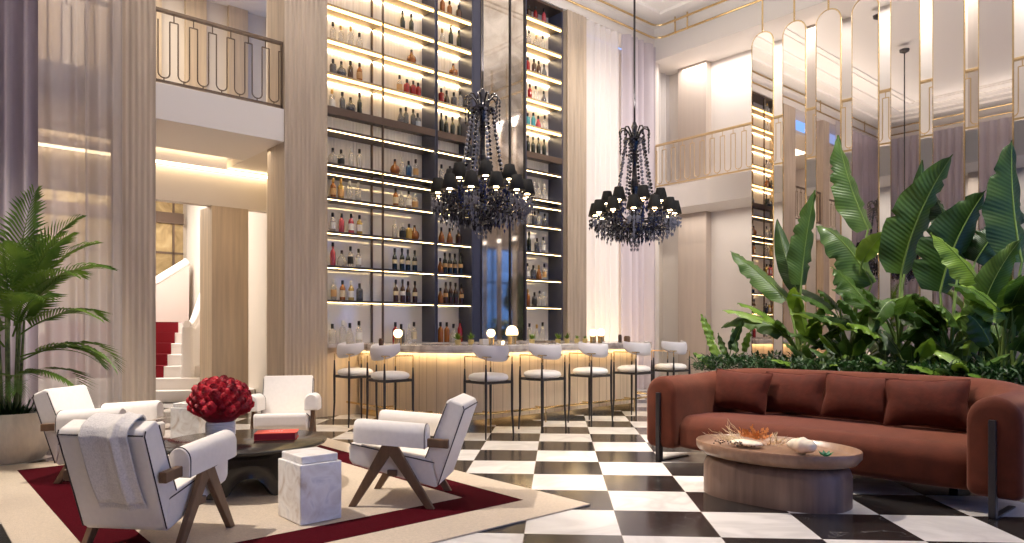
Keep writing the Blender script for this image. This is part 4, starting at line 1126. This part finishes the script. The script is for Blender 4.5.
for az,e,l,dr,z0 in [(-41,80,1.15,.9,1.35),(-38,58,1.0,1.2,1.35),(-45,36,.85,1.1,1.2),(-38,30,.95,1.5,.95),(-62,70,1.1,.9,1.3),(-80,45,.95,1.1,1.2),(-100,66,1.05,1.0,1.3),(-130,42,.9,1.2,1.1),(-25,74,1.05,1.0,1.3),(60,80,1.0,.7,1.3),(-150,72,1.1,.9,1.3),(170,70,1.0,.9,1.2),(-50,8,.65,.9,.85),(-92,14,.65,1.0,.8),(-20,20,.7,1.2,1.0),(-70,84,1.2,.5,1.4),(-55,50,.8,1.2,1.45)]:
    fr.append((A_(az),A_(e),l,dr,z0+.15))
for k,f_ in enumerate(fr): frond(f_[0],f_[1],f_[2],f_[3],f_[4]-.15,seed=k)
g=MB()
for k in range(140):
    a=r.uniform(0,2*PI); q=r.uniform(0,.27); l=r.uniform(.10,.22); e=r.uniform(.4,1.3); d=Vector((math.cos(a)*math.cos(e),math.sin(a)*math.cos(e),math.sin(e))); s=d.cross(Vector((0,0,1))).normalized()*.012
    b_=Vector((q*math.cos(a),q*math.sin(a),.43)); g.add([b_,b_+d*l*.5+s,b_+d*l,b_+d*l*.5-s],[(0,1,2,3)])
g.build('underplanting',M['cover'],t,smooth=0)
# ================================================================== PLANTER AND PLANTS
PX0,PX1,PY0,PY1,PZ=7.15,8.95,.6,4.86,.74
t=thing('planter','long built-up plastered planter behind the velvet sofa holding the tropical plants','planter',(0,0,0))
MB().box(PX0,PY0,0,PX1,PY0+.06,PZ).box(PX0,PY1-.06,0,PX1,PY1,PZ).box(PX0,PY0+.06,0,PX0+.06,PY1-.06,PZ).box(PX1-.06,PY0+.06,0,PX1,PY1-.06,PZ).build('planter_walls',M['planter'],t,smooth=0)
MB().box(PX0+.06,PY0+.06,.0,PX1-.06,PY1-.06,PZ-.05).build('soil',M['soil'],t,smooth=0)
def bez(p0,p1,p2,n): return [p0*(1-i/n)**2+p1*2*(i/n)*(1-i/n)+p2*(i/n)**2 for i in range(n+1)]
def leaf(parent,p0,p2,width,bow,hint,mt,root=None,n=22,fold=.22,ripple=.012,seed=0,shape=1.0,curl=.0):
    if width>.24: n=34
    """one leaf: blade from p0 to p2 (parent-local), bow = control point offset, hint = blade normal"""
    r=random.Random(seed)
    mid=(p0+p2)/2+bow; C_=bez(p0,mid,p2,n); g=MB(); rows=[]
    m=8; notch={(r.randint(8,n-5),r.random()<.5) for _ in range(5)} if width>.24 else set()
    Ln=sum((C_[i+1]-C_[i]).length for i in range(n))
    for i,p in enumerate(C_):
        u=i/n; tn=(C_[min(n,i+1)]-C_[max(0,i-1)]).normalized()
        s=tn.cross(hint).normalized(); nn=s.cross(tn).normalized()
        w=width/2*(math.sin(PI*min(1,max(0,u*.93+.07))**(.72*shape)))**.75*(1 if u<.97 else .5)
        if i==n: w=.004
        row=[]
        for j in range(-m,m+1):
            v=j/m; f=abs(v)
            v*=1-(.30*f*f if (i,v>0) in notch else 0)
            rp=ripple*f*math.sin(u*26+v*2+seed)*(1+.5*math.sin(u*11+seed*2))
            row.append(p+s*(w*v*math.cos(fold*f))+nn*(-w*f*math.sin(fold+.25*f)*1.0+rp+curl*f*f*w))
        rows.append(row)
    g.loft(rows,False,False)
    o=g.build('leaf',mt,parent,smooth=180)
    uv=o.data.uv_layers.new(name='blade'); W_=2*m+1
    for lp in o.data.loops:
        a_,b_=divmod(lp.vertex_index,W_); uv.data[lp.index].uv=(a_/n,abs(b_-m)/m)
    k=MB().tube([p+hint.normalized()*.002 for p in C_],[max(.0015,.011*width/.5*(1-.85*i/n)) for i in range(n+1)],6)
    if root is not None:
        ctl=Vector((root.x*.8+p0.x*.2,root.y*.8+p0.y*.2,root.z*.35+p0.z*.65))
        k.tube(bez(root,ctl,p0,10),[.021-.010*i/10 for i in range(11)] if width>.22 else [.010-.004*i/10 for i in range(11)],7)
    k.build('stalk',M['rib'],o)
    return o
HINT=Vector((-.66,-.70,.28))
def plant(name,label,rootpx,X,cat,leaves,group=None,rz=PZ-.028):
    q=at_x(rootpx,360,X); base=Vector((q.x,q.y,rz)); t=thing(name,label,cat,base,0,group)
    for k,(b,tp,w,bow,dx,mt,hint) in enumerate(leaves):
        p0=at_x(b[0],b[1],X+dx[0])-base; p2=at_x(tp[0],tp[1],X+dx[1])-base
        rr=random.Random(k*7+int(X*100)); root=Vector((rr.uniform(-.06,.06),rr.uniform(-.06,.06),0))
        leaf(t,p0,p2,w*(1.18 if w>.16 else 1.0),Vector(bow),Vector(hint) if hint else HINT,M[mt],root,seed=k+int(X*10),fold=.18+.1*rr.random())
    if cat=='tropical plant':
        r=random.Random(int(rootpx))
        for k in range(9):
            a=r.uniform(0,2*PI) if k>5 else r.uniform(-PI,-PI/4)-.5; e=r.uniform(.35,1.1); l=r.uniform(.45,.8); st=r.uniform(.35,.85)
            d=Vector((math.cos(a)*math.cos(e),math.sin(a)*math.cos(e),math.sin(e))); p0=Vector((d.x*.3,d.y*.3,st)); p2=p0+Vector((d.x*1.15,d.y*1.15,d.z*.55))*l
            leaf(t,p0,p2,r.uniform(.18,.27),Vector((0,0,.16*l)),Vector((-d.x*.5-.25,-d.y*.5-.3,.8)),M[r.choice(['leafd','leafm','leafm','leafl'])],Vector((r.uniform(-.08,.08),r.uniform(-.08,.08),0)),n=16,seed=k+int(rootpx))
    return t
H2=(-.5,-.45,.75); H3=(-.75,-.5,.1); H4=(-.4,-.8,.2); HU=(-.2,-.2,1)
G='bird of paradise plants in the planter'
plant('bird_of_paradise','broad-leaved plant at the bar end, in front of the gold-lit mirror',800,7.95,'tropical plant',[
 ((787,300),(730,251),.27,(.05,.12,.16),(0,-.25),'leafm',H2),
 ((797,290),(777,219),.20,(0,.05,.0),(.1,.2),'leafd',H3),
 ((801,285),(815,190),.28,(0,.04,.0),(0,.0),'leafm',H4),
 ((783,334),(721,328),.24,(0,0,.30),(-.2,-.4),'leafm',H2),
 ((806,335),(800,292),.16,(0,.05,0),(-.1,-.3),'leafl',None),
 ],G)
plant('bird_of_paradise','tallest upright leaf and arching paddle leaf, second plant from the bar end',852,8.10,'tropical plant',[
 ((868,229),(838,135),.34,(0,.08,.0),(.1,.0),'leafm',H4),
 ((872,284),(816,226),.36,(-.05,.02,.30),(0,-.25),'leafm',(-.55,-.45,.7)),
 ((862,262),(884,233),.2,(0,0,.05),(-.1,-.25),'leafl',None),
 ((868,305),(832,268),.28,(0,.1,.18),(-.2,-.45),'leafm',H2),
 ((858,320),(838,300),.2,(0,0,.12),(-.3,-.6),'leafd',HU),
 ],G)
plant('bird_of_paradise','huge paddle leaf plant in the middle of the planter',898,7.95,'tropical plant',[
 ((901,274),(953,154),.46,(.0,.12,.05),(0,-.05),'leafm',H4),
 ((906,262),(922,160),.20,(0,-.05,0),(.3,.3),'leafd',H3),
 ((905,312),(940,345),.24,(0,0,.18),(-.2,-.5),'leafd',H2),
 ((893,300),(870,335),.2,(0,0,.16),(-.2,-.5),'leafm',H2),
 ],G)
plant('bird_of_paradise','broad dark leaves standing right of the huge paddle leaf',950,7.85,'tropical plant',[
 ((940,292),(986,190),.50,(.0,.10,.04),(0,.1),'leafd',H4),
 ((960,262),(932,194),.24,(0,0,.16),(.25,.25),'leafd',H2),
 ((984,290),(930,233),.27,(0,.0,.12),(-.1,-.35),'leafl',H2),
 ((975,262),(1003,225),.30,(0,0,.05),(.3,.4),'leafd',H3),
 ((960,330),(933,305),.22,(0,0,.15),(-.3,-.5),'leafm',HU),
 ],G)
plant('bird_of_paradise','tall leaf plant at the right-hand frame end of the planter',1004,7.75,'tropical plant',[
 ((1022,262),(1012,140),.42,(.0,.06,.0),(0,.05),'leafd',H4),
 ((975,338),(1022,238),.26,(0,.1,.08),(-.1,-.2),'leafm',H3),
 ((1006,318),(960,288),.28,(0,.05,.18),(-.2,-.45),'leafl',H2),
 ((1010,330),(1040,290),.3,(0,0,.1),(0,-.2),'leafm',H2),
 ((990,345),(968,315),.2,(0,0,.1),(-.3,-.5),'leafd',None),
 ],G)
# low plants
def low(label,px,X,n,seed,mt,ln=.5,w=.15,el=(.3,1.2),z=PZ-.028):
    r=random.Random(seed); q=at_x(px,360,X); base=Vector((q.x,q.y,z)); t=thing('leafy_shrub',label,'plant',base,0,'low leafy plants in the planter')
    for k in range(n):
        a=2*PI*k/n+r.uniform(-.4,.4); e=r.uniform(*el); l=ln*r.uniform(.7,1.15)
        d=Vector((math.cos(a)*math.cos(e),math.sin(a)*math.cos(e),math.sin(e))); p0=d*l*.55+Vector((0,0,.05)); p2=p0+Vector((d.x,d.y,d.z*.5))*l*.85
        leaf(t,p0,p2,w*r.uniform(.8,1.15),Vector((0,0,.10*l)),Vector((-d.x*.4-.25,-d.y*.4-.25,.9)),M[mt[k%len(mt)]],Vector((r.uniform(-.04,.04),r.uniform(-.04,.04),0)),n=12,seed=seed*10+k,ripple=.006)
    return t
plant('leafy_shrub','lime green upright leaves at the planter corner nearest the bar',722,7.5,'plant',[
 ((713,340),(701,314),.12,(0,0,.03),(0,-.05),'leafl',H4),((722,362),(706,336),.13,(0,.0,.05),(0,-.1),'leafl',H2),((716,368),(693,353),.13,(0,0,.05),(-.05,-.2),'leafl',H2),
 ((731,350),(744,320),.12,(0,0,.02),(0,0),'leafd',H4),((737,352),(733,327),.10,(0,0,.02),(0,.05),'leafm',H4),((727,355),(718,333),.10,(0,0,.0),(.1,.1),'leafm',H4),((745,352),(751,330),.10,(0,0,.02),(0,0),'leafl',H4)],'low leafy plants in the planter')
low('bright low shrub below the gold-lit mirror, between bar end plants',815,7.55,9,21,['leafl','leafm'],.42,.15)
low('mid-green low shrub in front of the arching paddle leaf',848,7.6,10,22,['leafm','leafl','leafd'],.50,.17)
low('dark low shrub at the foot of the huge paddle leaf',885,7.5,9,23,['leafd','leafm'],.45,.15)
low('lime-leaved low shrub right of the huge paddle leaf stem',912,7.45,10,24,['leafl','leafm','leafd'],.48,.16)
low('bright variegated low shrub below the broad dark leaves',962,7.45,10,25,['leafl','leafm'],.48,.16)
low('mid-green low shrub at the right end of the planter',1000,7.45,10,26,['leafm','leafd','leafl'],.5,.17)
low('dark rear shrub near the mirrors behind the huge paddle leaf',925,8.5,11,27,['leafd','leafm'],.7,.2,(.6,1.3))
low('dark rear shrub near the mirrors behind the lime shrub',858,8.5,10,28,['leafd'],.65,.2,(.6,1.3))
low('rear mid-green shrub near the mirrors at the right end',985,8.4,11,29,['leafm','leafd'],.75,.2,(.6,1.3))
# ground cover: dense ferny leaves
g=MB(); r=random.Random(31)
for k in range(5200):
    x=r.uniform(PX0-.04,PX1-.1) if k%2 else r.uniform(PX0-.06,PX0+.35); y=r.uniform(PY0+.02,PY1+.04); h=r.uniform(.09,.25)
    a=r.uniform(0,2*PI); e=r.uniform(.0,1.2); l=r.uniform(.06,.13); d=Vector((math.cos(a)*math.cos(e),math.sin(a)*math.cos(e),math.sin(e)))
    s=d.cross(Vector((0,0,1))).normalized()*l*.16; p=Vector((x,y,PZ-.06+h))
    g.add([p,p+d*l*.45+s,p+d*l+Vector((0,0,-.02)),p+d*l*.45-s],[(0,1,2,3)])
tag(g.build('ground_cover_leaves',M['cover'],smooth=0),'dense dark green ferny ground cover filling the planter top','ground cover',None,'stuff')
# ================================================================== LIGHT
def area(name,loc,size,power,col,target=None,spread=PI,sy=None):
    l=bpy.data.lights.new(name,'AREA'); l.energy=power; l.color=col; l.size=size; l.spread=spread
    if sy: l.shape='RECTANGLE'; l.size_y=sy
    o=bpy.data.objects.new(name,l); C.objects.link(o); o.location=loc
    d=(Vector(target)-Vector(loc)) if target else Vector((0,0,-1))
    o.rotation_euler=d.to_track_quat('-Z','Y').to_euler(); return o
def spot(name,loc,target,power,col,ang=60,blend=.6,rad=.12):
    l=bpy.data.lights.new(name,'SPOT'); l.energy=power; l.color=col; l.spot_size=math.radians(ang); l.spot_blend=blend; l.shadow_soft_size=rad
    o=bpy.data.objects.new(name,l); C.objects.link(o); o.location=loc; o.rotation_euler=(Vector(target)-Vector(loc)).to_track_quat('-Z','Y').to_euler(); return o
WARM=(1.0,.84,.66); NEUT=(1.0,.94,.88)
spot('room_spot',(-.6,6.6,7.4),(2.3,4.9,0),2300,(1,.90,.80),44,.7,.16)
spot('room_spot',(4.2,6.8,7.6),(6.0,2.9,.4),2300,(1,.88,.76),42,.7,.15)
spot('room_spot',(6.4,1.2,7.6),(8.1,3.2,1.4),2200,(1,.95,.86),60,.7,.2)
spot('room_spot',(4.6,4.6,7.6),(5.6,6.2,0),1300,(1,.88,.74),60,.8,.3)
spot('room_spot',(1.6,6.6,7.4),(.8,8.2,1.2),1900,(1,.92,.80),36,.7,.15)  # added spot to brighten the palm, not a known fitting
spot('room_spot',(3.4,6.0,7.6),(3.4,9.4,3.0),200,(1,.86,.70),70,.8,.3)
spot('room_spot',(8.2,5.6,7.6),(9.9,9.4,4.0),700,(1,.88,.74),70,.8,.3)
# added upward fill panels in mid-air, not real fittings, brightening the ceiling
area('ceiling_fill',(5.5,8.1,6.9),11,60,NEUT,(5.5,8.1,9),sy=.5)
area('ceiling_fill',(10.6,3.0,6.9),.5,55,NEUT,(10.6,3.0,9),sy=9)
area('ceiling_fill',(0.2,3.0,6.9),.5,55,NEUT,(.2,3.0,9),sy=9)
area('ceiling_fill',(5.5,-1.2,6.9),11,70,NEUT,(5.5,-1.2,9),sy=.5)
area('drapery_light',(11.3,9.90,3.7),2.0,38,(1,.93,.88),(11.3,0,3.7),sy=6.5)
area('lobby_light',(3.0,14.6,4.4),2.2,230,(1,.93,.84))
area('mezzanine_light',(2.2,11.3,6.95),3.0,70,(1,.88,.72),sy=1.2)
area('mezzanine_light',(12.95,7.5,7.05),.5,55,(1,.93,.88),sy=3.5)
area('mezzanine_light',(12.95,3.0,7.05),.5,80,(1,.93,.88),sy=4.5)
area('recess_fill',(12.8,6.0,3.76),.5,38,(1,.90,.80),sy=7)  # added fill that lightens the recess under the balcony, no fitting there
area('soffit_light',(3.2,10.2,3.84),2.0,14,(1,.82,.60),sy=.6)
area('drapery_uplight',(10.9,9.62,.3),1.4,30,(1,.76,.42),(10.9,9.62,8),sy=.15)
spot('chandelier_uplight',(ch.location.x,ch.location.y,ch.location.z+1.35),(ch.location.x,ch.location.y,9),330,NEUT,172,1.0,.25)
spot('chandelier_uplight',(c2.location.x,c2.location.y,c2.location.z+1.35),(c2.location.x,c2.location.y,9),330,NEUT,172,1.0,.25)
# dusk sky through the window wall
w=bpy.data.worlds.new('dusk'); bpy.context.scene.world=w; w.use_nodes=True; nt=w.node_tree; bg=nt.nodes['Background']
tc=N(nt,'ShaderNodeTexCoord'); sx=N(nt,'ShaderNodeSeparateXYZ'); L(nt,tc.outputs['Generated'],sx.inputs[0])
L(nt,ramp(nt,[(.0,(.07,.25,.72)),(.2,(.12,.30,.80)),(.45,(.34,.45,.92)),(1,(.34,.45,.92))],sx.outputs[2]),bg.inputs[0]); bg.inputs[1].default_value=2.0
# ================================================================== CAMERA
cd=bpy.data.cameras.new('camera'); cam=bpy.data.objects.new('camera',cd); C.objects.link(cam)
cam.location=(0,0,CH); cam.rotation_euler=(PI/2,0,-(PI/2-ANG)); cd.sensor_width=36; cd.lens=FPX/1024*36; cd.shift_y=(HZ-271.5)/1024; cd.clip_start=.05
sc=bpy.context.scene; sc.camera=cam
vs=sc.view_settings; vs.view_transform='Standard'; vs.look='None'; vs.gamma=1; vs.exposure=0.2; vs.use_curve_mapping=False
sc.cycles.max_bounces=8; sc.cycles.transparent_max_bounces=16; sc.cycles.sample_clamp_indirect=6; sc.cycles.caustics_reflective=False; sc.cycles.caustics_refractive=False
